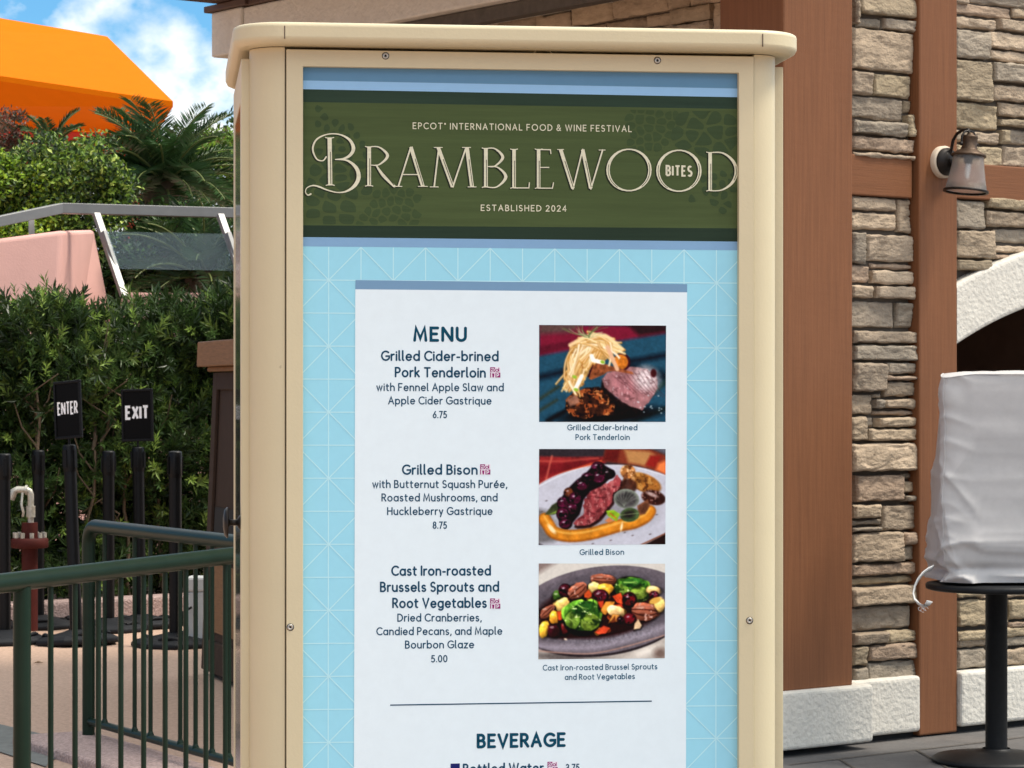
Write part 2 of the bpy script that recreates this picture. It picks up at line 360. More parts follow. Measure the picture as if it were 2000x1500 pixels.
# ------------------------------------------------------------------ printed food pictures (painted as colour fields on a flat print)
def vnoise(X, Y, seed):
    rs = np.random.RandomState(seed); g = rs.rand(64, 64)
    xi = np.floor(X).astype(int); yi = np.floor(Y).astype(int); fx = X-xi; fy = Y-yi
    fx = fx*fx*(3-2*fx); fy = fy*fy*(3-2*fy)
    A = g[yi % 64, xi % 64]; B = g[yi % 64, (xi+1) % 64]; C = g[(yi+1) % 64, xi % 64]; D = g[(yi+1) % 64, (xi+1) % 64]
    return (A*(1-fx)+B*fx)*(1-fy)+(C*(1-fx)+D*fx)*fy
def fnoise(X, Y, fx, fy=None, seed=0, o=4):
    fy = fy or fx; t = 0; a = 0.5; s = 0
    for k in range(o):
        t = t+a*vnoise(X*fx*2**k+17.3*k, Y*fy*2**k+9.1*k, seed+k); s += a; a *= 0.55
    return t/s
def crom(P, n=3):
    o = []
    for i in range(len(P)-1):
        a, b, c, d = P[max(i-1,0)], P[i], P[i+1], P[min(i+2,len(P)-1)]
        for k in range(n):
            t = k/n; o.append(tuple(.5*(2*b[q]+(c[q]-a[q])*t+(2*a[q]-5*b[q]+4*c[q]-d[q])*t*t+(3*b[q]-a[q]-3*c[q]+d[q])*t**3) for q in (0,1)))
    return o+[P[-1]]
def grain(p):      # fine texture of food and cloth
    a = fnoise(p.X, p.Y, .045, None, 91, 3)-.5; b = fnoise(p.X, p.Y, .012, None, 95, 3)-.5
    k = np.clip(1.15-p.I.max(2)*1.15, .12, 1)
    return np.clip(p.I*(1+k*(.34*a+.14*b))[..., None], 0, 1)
class Paint:
    def __init__(s, x0, y0, x1, y1, nx, ny, col):
        s.X, s.Y = np.meshgrid(np.linspace(x0, x1, nx), np.linspace(y0, y1, ny))
        s.I = np.zeros((ny, nx, 3))+np.array(col)/255.0
        s.rs = np.random.RandomState(3)
    def mix(s, m, col, nz=0.0, nf=0.02, nfy=None, seed=1):
        c = np.array(col)/255.0
        k = 1+nz*2*(fnoise(s.X, s.Y, nf, nfy, seed)-0.5) if nz else 1.0
        c = c[None, None, :]*(k[..., None] if nz else 1.0)
        s.I = s.I*(1-m[..., None])+c*m[..., None]; return m
    def under(s, m0, sh):
        if sh: s.I = s.I*(1-(m0*sh)[..., None])
    def ell(s, cx, cy, rx, ry, col, rot=0, soft=10, a=1, sh=0, **k):
        if sh:
            d = (np.hypot((s.X-cx-6)/(rx+10), (s.Y-cy-14)/(ry+12))-1)*min(rx, ry); s.under(np.clip(.5-d/26, 0, 1), sh)
        ca, sa = math.cos(R(rot)), math.sin(R(rot)); dx = s.X-cx; dy = s.Y-cy
        u = (dx*ca+dy*sa)/rx; v = (-dx*sa+dy*ca)/ry; d = (np.sqrt(u*u+v*v)-1)*min(rx, ry)
        if sh: d = d+min(rx, ry)*.75*(fnoise(s.X, s.Y, 1.1/max(rx, ry), None, int(cx+cy) % 97, 3)-.5)
        m = s.mix(np.clip(0.5-d/soft, 0, 1)*a, col, **k)
        if sh:
            g_ = np.clip(1.12-.55*((s.X-cx)/rx*.35+(s.Y-cy)/ry*.75), .35, 1.6); s.I = s.I*(1-m[..., None])+np.clip(s.I*g_[..., None], 0, 1)*m[..., None]
            hl = np.clip(.5-(np.hypot((s.X-cx+rx*.3)/(rx*.3), (s.Y-cy+ry*.45)/(ry*.2))-1)*3, 0, 1)*.45; s.I = s.I*(1-hl[..., None])+np.array((.96,.93,.86))*hl[..., None]
        return m
    def pdist(s, P):
        d = np.full(s.X.shape, 1e9); ins = np.zeros(s.X.shape, bool); n = len(P)
        for i in range(n):
            ax, ay = P[i]; bx, by = P[(i+1) % n]; ex, ey = bx-ax, by-ay; wx, wy = s.X-ax, s.Y-ay
            t = np.clip((wx*ex+wy*ey)/(ex*ex+ey*ey+1e-9), 0, 1)
            d = np.minimum(d, np.hypot(wx-ex*t, wy-ey*t))
            c = ((ay > s.Y) != (by > s.Y)) & (s.X < (bx-ax)*(s.Y-ay)/((by-ay) if by != ay else 1e-9)+ax); ins ^= c
        return np.where(ins, -d, d)
    def poly(s, P, col, soft=10, a=1, wob=0, sh=0, **k):
        if sh: s.under(np.clip(.5-(s.pdist([(x+5, y+12) for x, y in P])-8)/26, 0, 1), sh)
        d = s.pdist(P)
        if wob: d = d+wob*2*(fnoise(s.X, s.Y, 0.02, None, 77)-0.5)
        return s.mix(np.clip(0.5-d/soft, 0, 1)*a, col, **k)
    def stroke(s, P, w, col, soft=8, a=1, **k):
        if len(P) > 4: P = crom(P)
        d = np.full(s.X.shape, 1e9)
        for (ax, ay), (bx, by) in zip(P[:-1], P[1:]):
            ex, ey = bx-ax, by-ay; wx, wy = s.X-ax, s.Y-ay
            t = np.clip((wx*ex+wy*ey)/(ex*ex+ey*ey+1e-9), 0, 1); d = np.minimum(d, np.hypot(wx-ex*t, wy-ey*t))
        return s.mix(np.clip(0.5-(d-w/2)/soft, 0, 1)*a, col, **k)
    def fleck(s, m, col, thr, nf, nfy=None, seed=5, a=1, soft=0.06):
        n = fnoise(s.X, s.Y, nf, nfy, seed); s.mix(m*np.clip((n-thr)/soft, 0, 1)*a, col)
    def berry(s, cx, cy, rx, ry, col, rot=0):
        s.ell(cx, cy, rx*1.06, ry*1.06, (18,8,14), rot, 12); m = s.ell(cx-rx*.1, cy-ry*.12, rx*.9, ry*.88, col, rot, 22, nz=.5, nf=.03, seed=int(cx))
        s.fleck(m, (16,6,12), .56, .022, None, int(cy), .9, .05); s.fleck(m, (170,110,140), .69, .034, None, int(cx+cy), .8)
        s.ell(cx-rx*.3, cy-ry*.42, rx*.2, ry*.12, (225,205,215), rot-20, 14, .85)
    def pecan(s, cx, cy, rx, ry, rot):
        m = s.ell(cx, cy, rx, ry, (138,78,58), rot, 10, sh=.6, nz=.5, nf=.02, seed=int(cx)); ca, sa = math.cos(R(rot)), math.sin(R(rot))
        for v, c, wd in ((-.55,(178,112,92),.22), (-.2,(70,32,24),.16), (.1,(165,100,78),.22), (.45,(62,28,20),.16), (.7,(140,80,60),.12)):
            P = [(cx+u*rx*.85*ca-v*ry*math.sqrt(1-u*u*.8)*sa, cy+u*rx*.85*sa+v*ry*math.sqrt(1-u*u*.8)*ca) for u in np.linspace(-1,1,7)]
            s.stroke(P, ry*wd, c, 9, .85)
        s.fleck(m, (215,170,155), .66, .03, None, int(cy), .8)
    def sprout(s, cx, cy, rx, ry, rot=0):
        s.ell(cx, cy+8, rx*1.06, ry*1.05, (20,26,10), rot, 22); m = s.ell(cx, cy, rx, ry, (84,124,40), rot, 14, sh=.5, nz=.4, nf=.012, seed=int(cx))
        q = np.random.RandomState(int(cx))
        for k, (dx, dy, w_, h_, c) in enumerate(((-.30,-.25,.62,.66,(74,118,38)), (.34,-.30,.55,.60,(52,94,32)), (-.02,.30,.78,.58,(60,104,34)), (.42,.34,.50,.52,(124,150,56)), (-.52,.22,.40,.62,(104,136,50)), (.02,-.52,.55,.34,(36,72,28)))):
            x, y = cx+dx*rx, cy+dy*ry; mk_ = m*1
            L0 = s.I.copy(); s.ell(x+4, y+9, rx*w_*1.05, ry*h_*1.05, (16,34,10), q.uniform(-30,30), 20, .75); s.ell(x, y, rx*w_, ry*h_, c, q.uniform(-30,30), 14, .92, nz=.7, nf=.016, seed=k+int(cy))
            a = q.uniform(0, 6.3)
            for t in (-.5, 0, .5): s.stroke([(x-rx*w_*.6*math.cos(a+t), y-ry*h_*.6*math.sin(a+t)), (x+rx*w_*.15*math.cos(a), y+ry*h_*.15*math.sin(a)), (x+rx*w_*.8*math.cos(a-t*.3), y+ry*h_*.8*math.sin(a-t*.3))], 6, (176,200,104), 7, .5)
            s.I = L0*(1-mk_[..., None])+s.I*mk_[..., None]
        s.fleck(m, (16,40,14), .60, .016, .02, int(cy), .8, .07); s.fleck(m, (222,232,170), .70, .022, .03, int(cx)+3, .75)
        g_ = np.clip(1.15-.5*((s.Y-cy)/ry*.8+(s.X-cx)/rx*.1), .4, 1.5); s.I = np.clip(s.I*(1+(g_-1)[..., None]*m[..., None]), 0, 1)
def picture_pork(nx, ny):
    p = Paint(133, 85, 1560, 1175, nx, ny, (40,84,106))
    p.poly([(133,85),(1560,85),(1560,170),(1000,265),(600,345),(133,430)], (128,30,58), 50)
    p.poly([(133,60),(640,60),(470,170),(133,190)], (98,74,72), 70); p.poly([(1100,60),(1600,60),(1600,150),(1260,200)], (52,28,34), 60)
    p.poly([(133,330),(480,260),(480,330),(133,420)], (88,22,44), 40, .7)
    p.stroke([(100,680),(460,600)], 60, (14,30,44), 70); p.stroke([(1120,500),(1560,420)], 60, (16,32,46), 60); p.stroke([(1150,560),(1600,690)], 130, (18,38,52), 90)
    for P, wd, c in (([(120,930),(350,780)],34,(58,64,50)), ([(120,1060),(330,930)],30,(60,66,52)), ([(230,1160),(430,1050)],46,(12,20,26)), ([(1180,1170),(1560,1020)],50,(30,52,52)), ([(1400,860),(1580,700)],60,(40,64,62))):
        p.stroke(P, wd, c, 36, .9)
    p.ell(920, 1090, 560, 95, (10,14,18), -4, 70)
    p.poly([(840,700),(1000,900),(1290,1045),(1230,1090),(950,1110),(800,960)], (26,18,18), 20, nz=.6, nf=.03)
    P = [(840,690),(900,620),(1000,585),(1200,550),(1350,580),(1440,650),(1472,720),(1460,790),(1400,920),(1290,1040),(1150,990),(1000,900),(870,790)]
    m = p.poly(P, (150,108,110), 12, wob=14, nz=.35, nf=.025, nfy=.012)
    p.ell(1090, 790, 210, 110, (182,120,126), 38, 130, .7, nz=.3, nf=.03, nfy=.012); p.ell(1340, 690, 140, 130, (216,204,206), 30, 110, .9, nz=.3, nf=.03)
    for k in range(9):
        x = 950+k*50; p.stroke([(x,640-k*6),(x+90,720+k*4),(x+150,760+k*10),(x+230,840+k*8)], 7, (88,50,58), 10, .55)
    p.fleck(m, (226,206,212), .68, .03, .02, 8, .45); p.fleck(m, (96,60,64), .64, .02, .034, 12, .5)
    P = [(430,930),(520,850),(640,800),(800,780),(900,860),(985,990),(960,1090),(800,1112),(640,1142),(490,1110),(430,1030)]
    m = p.poly(P, (58,33,22), 12, wob=16, nz=.7, nf=.02)
    p.fleck(m, (176,92,48), .53, .018, .018, 21, .85); p.fleck(m, (230,150,90), .62, .024, .024, 25, .8); p.fleck(m, (16,10,9), .58, .017, .02, 31, .9)
    p.poly([(440,925),(560,850),(590,960),(480,1000)], (172,122,100), 30, .85, nz=.2, nf=.02)
    p.ell(1060, 500, 100, 100, (66,20,34), 0, 10); p.ell(1048, 500, 84, 86, (204,120,40), 0, 14, nz=.35, nf=.03)
    p.poly([(690,690),(740,490),(870,520),(1000,560),(1180,610),(1200,640),(980,600),(900,610),(860,640),(720,700)], (146,84,52), 14, nz=.4, nf=.03); p.stroke([(688,660),(745,492)], 20, (62,20,26), 10)
    m = p.poly([(470,320),(560,250),(680,195),(880,185),(1000,290),(1090,350),(1060,392),(960,400),(900,455),(850,500),(730,520),(690,620),(620,770),(470,840),(400,790),(430,610),(460,500)], (206,164,98), 14, wob=18, nz=.4, nf=.016)
    p.fleck(m, (150,96,48), .56, .014, .02, 41, .8)
    cs = [(240,222,176),(228,194,124),(250,240,214),(216,164,84),(238,208,142),(204,150,74)]
    rs = np.random.RandomState(11)
    def arcs(n, x0, y0, x1, y1, spread, wd, al):
        for k in range(n):
            t = rs.rand(); ax, ay = x0+rs.normal(0, spread), y0+rs.normal(0, spread*.6); bx, by = x1+rs.normal(0, spread), y1+rs.normal(0, spread*.7); mx_, my_ = (ax+bx)/2+rs.normal(0, spread*.8), (ay+by)/2-rs.uniform(0, 70)
            P = [((1-u)**2*ax+2*u*(1-u)*mx_+u*u*bx, (1-u)**2*ay+2*u*(1-u)*my_+u*u*by) for u in np.linspace(0, 1, 6)]
            c = cs[rs.randint(6)]; w_ = rs.uniform(*wd); p.stroke([(x+3, y+7) for x, y in P], w_, (140,92,48), 18, al*.35); p.stroke(P, w_, c, 14, al); p.stroke([(x-2, y-w_*.2) for x, y in P], w_*.3, (254,246,226), 8, al*.7)
    arcs(16, 700, 250, 470, 770, 55, (16,30), .85); arcs(14, 820, 240, 640, 520, 60, (18,34), .85); arcs(12, 640, 250, 1010, 330, 60, (18,36), .85); arcs(8, 520, 380, 480, 700, 45, (18,28), .9); arcs(8, 860, 300, 960, 480, 50, (16,30), .85); arcs(6, 470, 690, 560, 830, 40, (16,26), .9)
    p.stroke([(480,310),(590,250),(700,200),(860,200),(960,260),(1060,350)], 44, (240,214,160), 20, .9); p.stroke([(900,330),(960,470),(1010,580)], 44, (222,176,140), 14)
    p.stroke([(720,430),(740,480),(850,505)], 46, (250,246,232), 12); p.stroke([(540,800),(610,660)], 44, (246,244,228), 12)
    for x, y in ((845,500),(530,668),(545,812)): p.ell(x, y, 26, 18, (146,186,58), 20, 12)
    p.ell(1420, 625, 34, 48, (70,18,26), 0, 16)
    for k in range(26):
        x0, y0 = 650+rs.uniform(-20,70), 210+rs.uniform(-10,20); a = R(rs.uniform(185,255) if k < 15 else rs.uniform(270,320)); l = rs.uniform(110,310)
        P = [(x0+l*u*math.cos(a+.35*u), y0+l*u*math.sin(a+.35*u)*.6) for u in np.linspace(0,1,5)]; p.stroke(P, 6, ((120,138,84),(176,182,140),(86,104,60))[k % 3], 6, .85)
    for k in range(14): p.ell(rs.uniform(1220,1540), rs.uniform(860,1090), 9, 7, (205,220,225), 0, 8, .8)
    return grain(p)
def picture_bison(nx, ny):
    p = Paint(143, 103, 1687, 1275, nx, ny, (58,50,56))
    p.poly([(143,190),(480,200),(930,195),(960,270),(560,390),(143,570)], (142,44,46), 30, nz=.35, nf=.008)
    p.poly([(143,300),(700,230),(900,235),(500,400),(143,430)], (108,24,34), 50, .7)
    p.stroke([(300,190),(270,300),(220,520)], 20, (206,110,90), 24, .8); p.stroke([(143,250),(420,255),(860,215)], 22, (190,86,74), 24, .7); p.stroke([(143,540),(420,400),(900,250)], 26, (222,96,56), 26, .9)
    p.poly([(950,100),(1500,100),(1700,180),(1700,420),(1350,310),(920,250)], (132,60,42), 40); p.poly([(1180,110),(1480,130),(1560,180),(1440,310),(1230,270)], (184,134,84), 50); p.poly([(960,110),(1130,110),(1090,260),(920,240)], (104,32,30), 40)
    p.poly([(1500,180),(1640,190),(1560,330),(1440,300)], (150,40,34), 36); p.poly([(1600,280),(1700,240),(1700,420),(1570,360)], (240,130,72), 50); p.poly([(1520,90),(1700,90),(1700,170)], (104,104,116), 50)
    p.ell(960, 860, 1060, 560, (186,188,200), -3, 16, nz=.06, nf=.004); p.stroke([(143,560),(420,420),(760,310),(1000,300),(1300,320),(1687,430)], 10, (226,228,234), 16, .8)
    p.poly([(120,830),(260,860),(420,1180),(320,1240),(120,1260)], (106,104,106), 70, .9); p.poly([(1390,1300),(1700,1140),(1700,1300)], (44,24,22), 14); p.stroke([(1390,1280),(1690,1140)], 16, (128,78,56), 10)
    p.ell(900, 960, 640, 190, (120,116,122), -8, 150, .6)
    Q = [(215,960),(265,1040),(330,1125),(520,1168),(760,1145),(1000,1080),(1140,1040),(1300,1010),(1440,940),(1495,870)]
    p.stroke(Q, 150, (150,84,20), 24); p.stroke([(x, y-8) for x, y in Q], 122, (204,130,38), 34, nz=.25, nf=.012); p.stroke([(x-6, y-34) for x, y in Q], 22, (238,186,92), 26, .8)
    p.ell(300, 1080, 26, 70, (250,232,190), -40, 18, .8); p.ell(1150, 1060, 14, 50, (252,236,196), 10, 16, .9)
    p.poly([(215,905),(300,790),(400,725),(440,850),(330,905)], (66,72,46), 16, nz=.4, nf=.02); p.poly([(260,905),(370,850),(350,890)], (128,156,66), 12)
    m = p.ell(1430, 520, 215, 110, (148,96,44), 22, 20, nz=.5, nf=.014); p.fleck(m, (206,150,80), .58, .014, .014, 3, .8); p.fleck(m, (80,46,24), .6, .02, .02, 4, .8)
    m = p.ell(1540, 700, 150, 90, (62,32,24), 14, 16, nz=.5, nf=.02); p.ell(1520, 662, 76, 22, (206,180,176), 22, 20, .85); p.fleck(m, (170,130,124), .64, .03, .03, 6, .8)
    m = p.ell(1225, 380, 92, 84, (176,116,64), 0, 16, nz=.5, nf=.02); p.fleck(m, (238,196,146), .57, .022, .022, 7, .9); p.fleck(m, (84,44,24), .6, .02, .02, 9, .8)
    p.stroke([(1200,430),(1180,520),(1140,600)], 44, (126,78,48), 16, nz=.4, nf=.02); p.stroke([(1290,460),(1280,560)], 46, (196,146,92), 14); p.ell(1230, 560, 110, 90, (70,38,28), 0, 26, .9, nz=.5, nf=.02)
    p.poly([(1340,800),(1470,720),(1500,800),(1440,900),(1360,920)], (110,70,50), 18, nz=.5, nf=.02)
    P = [(570,1010),(700,880),(690,720),(800,590),(980,520),(1090,430),(1140,480),(1120,590),(1050,640),(1040,760),(960,860),(880,960),(760,1040),(600,1055)]
    p.poly([(x+14, y+22) for x, y in P], (38,18,18), 30)
    m = p.poly(P, (146,66,70), 10, wob=22, nz=.4, nf=.02, nfy=.01); p.fleck(m, (204,134,130), .56, .03, .014, 15, .5); p.fleck(m, (92,36,42), .58, .016, .03, 17, .7); p.fleck(m, (230,190,182), .70, .034, .02, 18, .5)
    p.stroke([(590,1055),(760,1045),(890,965),(970,860),(1045,760)], 30, (52,26,26), 16, .9, nz=.4, nf=.03)
    p.poly([(365,900),(400,720),(480,600),(600,480),(700,410),(800,300),(900,280),(1060,370),(1040,440),(900,560),(770,620),(690,720),(640,900),(490,1085),(400,1045)], (26,10,20), 18)
    p.berry(990,410,80,60,(34,20,26)); p.berry(510,640,62,62,(110,60,36))
    for b in ((860,330,78,70),(880,455,92,82),(740,450,74,56),(675,550,92,76),(590,715,78,82),(440,765,72,72),(545,840,82,76),(440,900,80,78),(470,1020,76,60)): p.berry(*b, (80,20,50))
    m = p.ell(1210, 715, 155, 122, (134,142,130), 8, 12); p.ell(1210, 720, 128, 98, (70,66,68), 8, 40, .9, nz=.6, nf=.014)
    for k in range(8):
        a = R(200+k*22); p.stroke([(1180,800),(1180+90*math.cos(a),740+60*math.sin(a)),(1200+140*math.cos(a),715+110*math.sin(a))], 9, (140,148,134), 12, .45)
    p.ell(1250, 912, 118, 86, (78,98,62), -6, 12, nz=.3, nf=.02); p.ell(1240, 905, 70, 44, (40,32,34), -10, 40, .9); p.stroke([(1140,915),(1360,890)], 8, (150,166,120), 8, .8)
    p.poly([(960,860),(1050,850),(1130,900),(1090,990),(1040,960),(980,920)], (140,180,44), 12, nz=.25, nf=.02); p.stroke([(1010,890),(1080,950)], 14, (206,90,40), 14, .8); p.poly([(945,985),(1000,940),(1050,980),(1000,1005)], (206,128,82), 12)
    for x, y in ((235,735),(180,865),(1190,1128),(1020,1222),(1285,1165),(800,1262),(1500,1150),(1580,910)): p.ell(x, y, 15, 7, (88,76,78), -15, 8, .8)
    return grain(p)
def picture_sprouts(nx, ny):
    p = Paint(125, 60, 1553, 1135, nx, ny, (204,200,192))
    p.poly([(100,40),(330,40),(100,180)], (120,100,96), 70, .8); p.poly([(700,1150),(1570,900),(1570,1150)], (176,168,160), 60); p.ell(1330, 1060, 150, 50, (226,220,210), -20, 80); p.ell(1500, 1080, 70, 60, (110,88,80), 0, 70, .8); p.ell(400, 1110, 420, 50, (96,88,86), 3, 60, .9)
    p.ell(850, 600, 1010, 505, (52,44,48), -7, 12); p.ell(850, 585, 1005, 492, (112,104,112), -7, 8, nz=.12, nf=.01); p.ell(830, 560, 860, 400, (92,86,94), -7, 60, .8, nz=.15, nf=.04)
    p.stroke([(130,985),(420,1010),(800,1000),(1200,900),(1553,780)], 60, (158,150,162), 60, .8); p.stroke([(125,1040),(420,1068),(760,1072),(1150,990),(1553,872)], 14, (176,140,126), 12, .9)
    p.ell(900, 880, 520, 90, (150,146,156), -8, 90, .5, nz=.5, nf=.06)
    m = p.ell(800, 600, 690, 300, (40,14,15), -6, 50); p.poly([(180,760),(400,500),(760,300),(1200,300),(1480,420),(1470,640),(1200,780),(800,860),(400,910),(200,880)], (44,16,16), 40)
    rs = np.random.RandomState(5)
    for k in range(40):
        a = rs.uniform(0,360); q = math.sqrt(rs.rand()); x = 800+600*q*math.cos(R(a)); y = 590+240*q*math.sin(R(a))
        p.ell(x, y, rs.uniform(26,60), rs.uniform(22,44), ((200,90,40),(214,156,60),(96,22,30),(150,90,60),(226,180,100))[k % 5], rs.uniform(0,180), 12, .9, nz=.5, nf=.03, seed=k)
    p.ell(340, 430, 70, 60, (52,80,30), -40, 20,sh=.6, nz=.5, nf=.02)
    p.berry(425,370,72,78,(88,22,40)); p.sprout(1170,345,205,140,8); p.pecan(850,240,132,62,4)
    p.ell(745,330,72,72,(226,196,120),0,14,sh=.6,nz=.3,nf=.02); p.ell(880,350,88,62,(220,160,52),10,14,sh=.6,nz=.4,nf=.02); p.ell(1420,360,92,46,(222,178,112),10,14,sh=.6,nz=.3,nf=.02)
    p.pecan(565,365,112,82,-38); p.poly([(640,400),(690,350),(740,420),(690,450),(640,440)], (222,90,42), 12,sh=.6, nz=.3, nf=.02)
    p.ell(395,520,95,80,(228,186,104),-30,16,sh=.6,nz=.35,nf=.02); p.berry(1430,420,52,46,(110,22,38))
    p.berry(820,430,92,76,(92,20,38)); p.poly([(955,430),(1050,390),(1085,470),(1070,520),(1010,505)], (226,84,44), 12,sh=.6, nz=.3, nf=.02); p.poly([(790,490),(860,480),(850,560),(820,560)], (206,70,40), 12)
    p.berry(1150,470,80,84,(124,18,34)); p.poly([(810,610),(880,490),(985,490),(960,560),(880,640)], (232,150,58), 14,sh=.6, nz=.3, nf=.02); p.poly([(970,530),(1060,515),(1080,560),(1020,560)], (216,70,40), 12)
    p.pecan(225,600,98,58,-42); p.ell(300,665,52,70,(234,160,50),0,14,sh=.6,nz=.3,nf=.02); p.poly([(330,600),(410,590),(405,690),(350,700)], (224,84,36), 14,sh=.6, nz=.3, nf=.02)
    p.ell(185,790,50,90,(236,180,60),12,14,sh=.6,nz=.3,nf=.02); p.ell(300,810,82,72,(58,12,26),0,16,sh=.6,nz=.5,nf=.02); p.ell(420,780,46,72,(112,34,36),-10,14,sh=.6,nz=.4,nf=.02)
    p.pecan(1320,600,162,98,4); p.ell(1490,530,60,80,(232,190,110),0,16,sh=.6,nz=.3,nf=.02); p.ell(1440,480,70,34,(220,170,80),-20,12)
    p.ell(1000,600,105,58,(220,180,120),12,14,sh=.6,nz=.4,nf=.02); p.poly([(910,740),(960,630),(1040,640),(1010,720),(960,690)], (206,140,66), 12,sh=.6, nz=.4, nf=.02); p.poly([(930,730),(985,650),(1000,720)], (120,60,30), 12)
    p.berry(1155,690,70,68,(118,20,36)); p.berry(1050,700,40,40,(70,14,26)); p.poly([(1200,805),(1210,740),(1250,690),(1290,760),(1270,795)], (222,190,150), 12,sh=.6, nz=.2, nf=.02)
    p.sprout(615,660,215,195,0); p.poly([(760,835),(860,760),(930,790),(880,850),(800,858)], (216,78,46), 12,sh=.6, nz=.35, nf=.02)
    p.ell(430,912,18,10,(226,206,180),20,8)
    return grain(p)
# ------------------------------------------------------------------ the menu kiosk
TH = R(7.2)
ST = Vector((math.cos(TH), math.sin(TH), 0)); SN = Vector((math.sin(TH), -math.cos(TH), 0))   # along the face, out of the face
S0 = Vector(((1017.0-CX)/F*3.8, 3.8, 0))
def SP(px, py, b=0.0):            # point of the plane b metres behind the front frame seen at a photo pixel
    d = Vector(((px-CX)/F, 1, (HY-py)/F)); o = S0-SN*b-Vector((0,0,H))
    k = o.dot(SN)/d.dot(SN); return Vector((0,0,H))+d*k
def SL(px, py, b=0.0):            # the same in (along, up)
    p = SP(px, py, b); return (p-S0).dot(ST), p.z
def SW(a, b, z): return S0+ST*a-SN*b+Vector((0,0,z))
ks = thing('menu_sign', SW(0, 0.28, 0), 'tall cream-framed menu board with green title band and printed food menu', 'menu board')
def sbox(mb, a0, a1, b0, b1, z0, z1, col=None):
    return mb.hexa([SW(a0,b0,z0), SW(a1,b0,z0), SW(a1,b1,z0), SW(a0,b1,z0), SW(a0,b0,z1), SW(a1,b0,z1), SW(a1,b1,z1), SW(a0,b1,z1)], col)
aL, aR = SL(487, 800, .05)[0], SL(1513, 800, .04)[0]
fL, fR = SL(557, 800)[0], SL(1473, 800)[0]
oL, oR = SL(592, 800)[0], SL(1443, 800)[0]
zft = SL(1017, 103)[1]; zot = SL(1017, 136)[1]; zcb = SL(1017, 92, -.03)[1]; zct = SL(1017, 50, -.03)[1]
DEP = 0.56; zb = 0.06
# core behind the frames
mb = MB(); sbox(mb, fL-.012, fR+.012, .0165, DEP-.012, zb, zcb-.002); mb.build('cabinet', M['cream'], ks)
# rounded corner posts
for a, b, sx_, sy_ in ((aL, 0.004, 1, 1), (aR, 0.004, -1, 1), (aL, DEP, 1, -1), (aR, DEP, -1, -1)):
    rad = abs(fL-aL)-.0005 if sx_ > 0 else abs(aR-fR)-.0005
    ca, cb = a+sx_*rad, b+sy_*rad
    pts = []
    for k in range(13):
        t = PI/2*k/12; pts.append((ca-sx_*rad*math.cos(t), cb-sy_*rad*math.sin(t)))
    pts += [(ca, cb)]
    mb = MB(); n = len(pts)
    lo = [SW(p[0], p[1], zb) for p in pts]; hi = [SW(p[0], p[1], zcb-.001) for p in pts]
    mb.add(lo+hi, [(i, (i+1), n+i+1, n+i) for i in range(12)], None, True)
    mb.add(lo+hi, [(12,13,2*n-1,n+12), (13,0,n,2*n-1)])
    mb.build('corner_post', M['cream'], ks)
# front frame: four mitred rails
zfb, zob = 0.16, 0.21
def ring(mb, A, B, b0, b1):       # A outer (a0,a1,z0,z1), B inner
    oc = [(A[0],A[2]), (A[1],A[2]), (A[1],A[3]), (A[0],A[3])]; ic = [(B[0],B[2]), (B[1],B[2]), (B[1],B[3]), (B[0],B[3])]
    vs = [SW(p[0], b0, p[1]) for p in oc]+[SW(p[0], b0, p[1]) for p in ic]+[SW(p[0], b1, p[1]) for p in oc]+[SW(p[0], b1, p[1]) for p in ic]
    fs = []
    for i in range(4):
        j = (i+1) % 4; fs += [(i,j,4+j,4+i), (8+j,8+i,12+i,12+j), (8+i,8+j,j,i), (4+i,4+j,12+j,12+i)]
    return mb.add(vs, fs)
mb = MB(); ring(mb, (fL+.0016, fR-.0004, zfb, zft), (oL, oR, zob, zot), 0.0, 0.016); mb.build('front_frame', M['cream'], ks, bevel=.0012)
# side frames with dark panes
for side, a in ((-1, aL), (1, aR)):
    mb = MB(); b0, b1, z0, z1 = .051, DEP-.05, .16, zcb-.012; wd = .055
    x0, x1 = (a-.0112, a+.004) if side < 0 else (a-.004, a+.0150)
    sbox(mb, x0, x1, b0, b0+wd, z0, z1); sbox(mb, x0, x1, b1-wd, b1, z0, z1); sbox(mb, x0, x1, b0+wd, b1-wd, z1-wd, z1); sbox(mb, x0, x1, b0+wd, b1-wd, z0, z0+wd)
    fr = mb.build('side_frame', M['cream'], ks, bevel=.001)
    mb = MB(); xa, xb = (a-.0103, a+.002) if side < 0 else (a-.002, a+.005); sbox(mb, xa, xb, b0+wd+.001, b1-wd-.001, z0+wd+.001, z1-wd-.001); mb.build('pane', M['dark_glass'], fr)
# cap with rounded corners
def rrect(a0, a1, b0, b1, r, n=10):
    P = []
    for ca, cb, s in ((a1-r, b1-r, 0), (a0+r, b1-r, 90), (a0+r, b0+r, 180), (a1-r, b0+r, 270)):
        for k in range(n+1):
            t = R(s+90*k/n); P.append((ca+r*math.cos(t), cb+r*math.sin(t)))
    return P
cL, cR = SL(455, 70, .02)[0], SL(1560, 80, .02)[0]
mb = MB(); lay = []
for ins, z in ((.010, zcb), (.003, zcb+.003), (0, zcb+.009), (0, zcb+.0105), (0, zct-.0065), (0, zct-.0055), (.0012, zct-.002), (.0045, zct-.0002), (.02, zct+.001)):
    lay.append([SW(p[0], p[1], z) for p in rrect(cL+ins, cR-ins, -.032+ins, DEP+.032-ins, .072-ins)])
n = len(lay[0]); vs = [p for l in lay for p in l]
mb.add(vs, [(i*n+k, i*n+(k+1) % n, (i+1)*n+(k+1) % n, (i+1)*n+k) for i in range(len(lay)-1) for k in range(n)], None, True)
mb.add(lay[0], [tuple(range(n-1, -1, -1))]); mb.add(lay[-1], [tuple(range(n))])
cap = mb.build('cap', M['cream'], ks, weld=True)
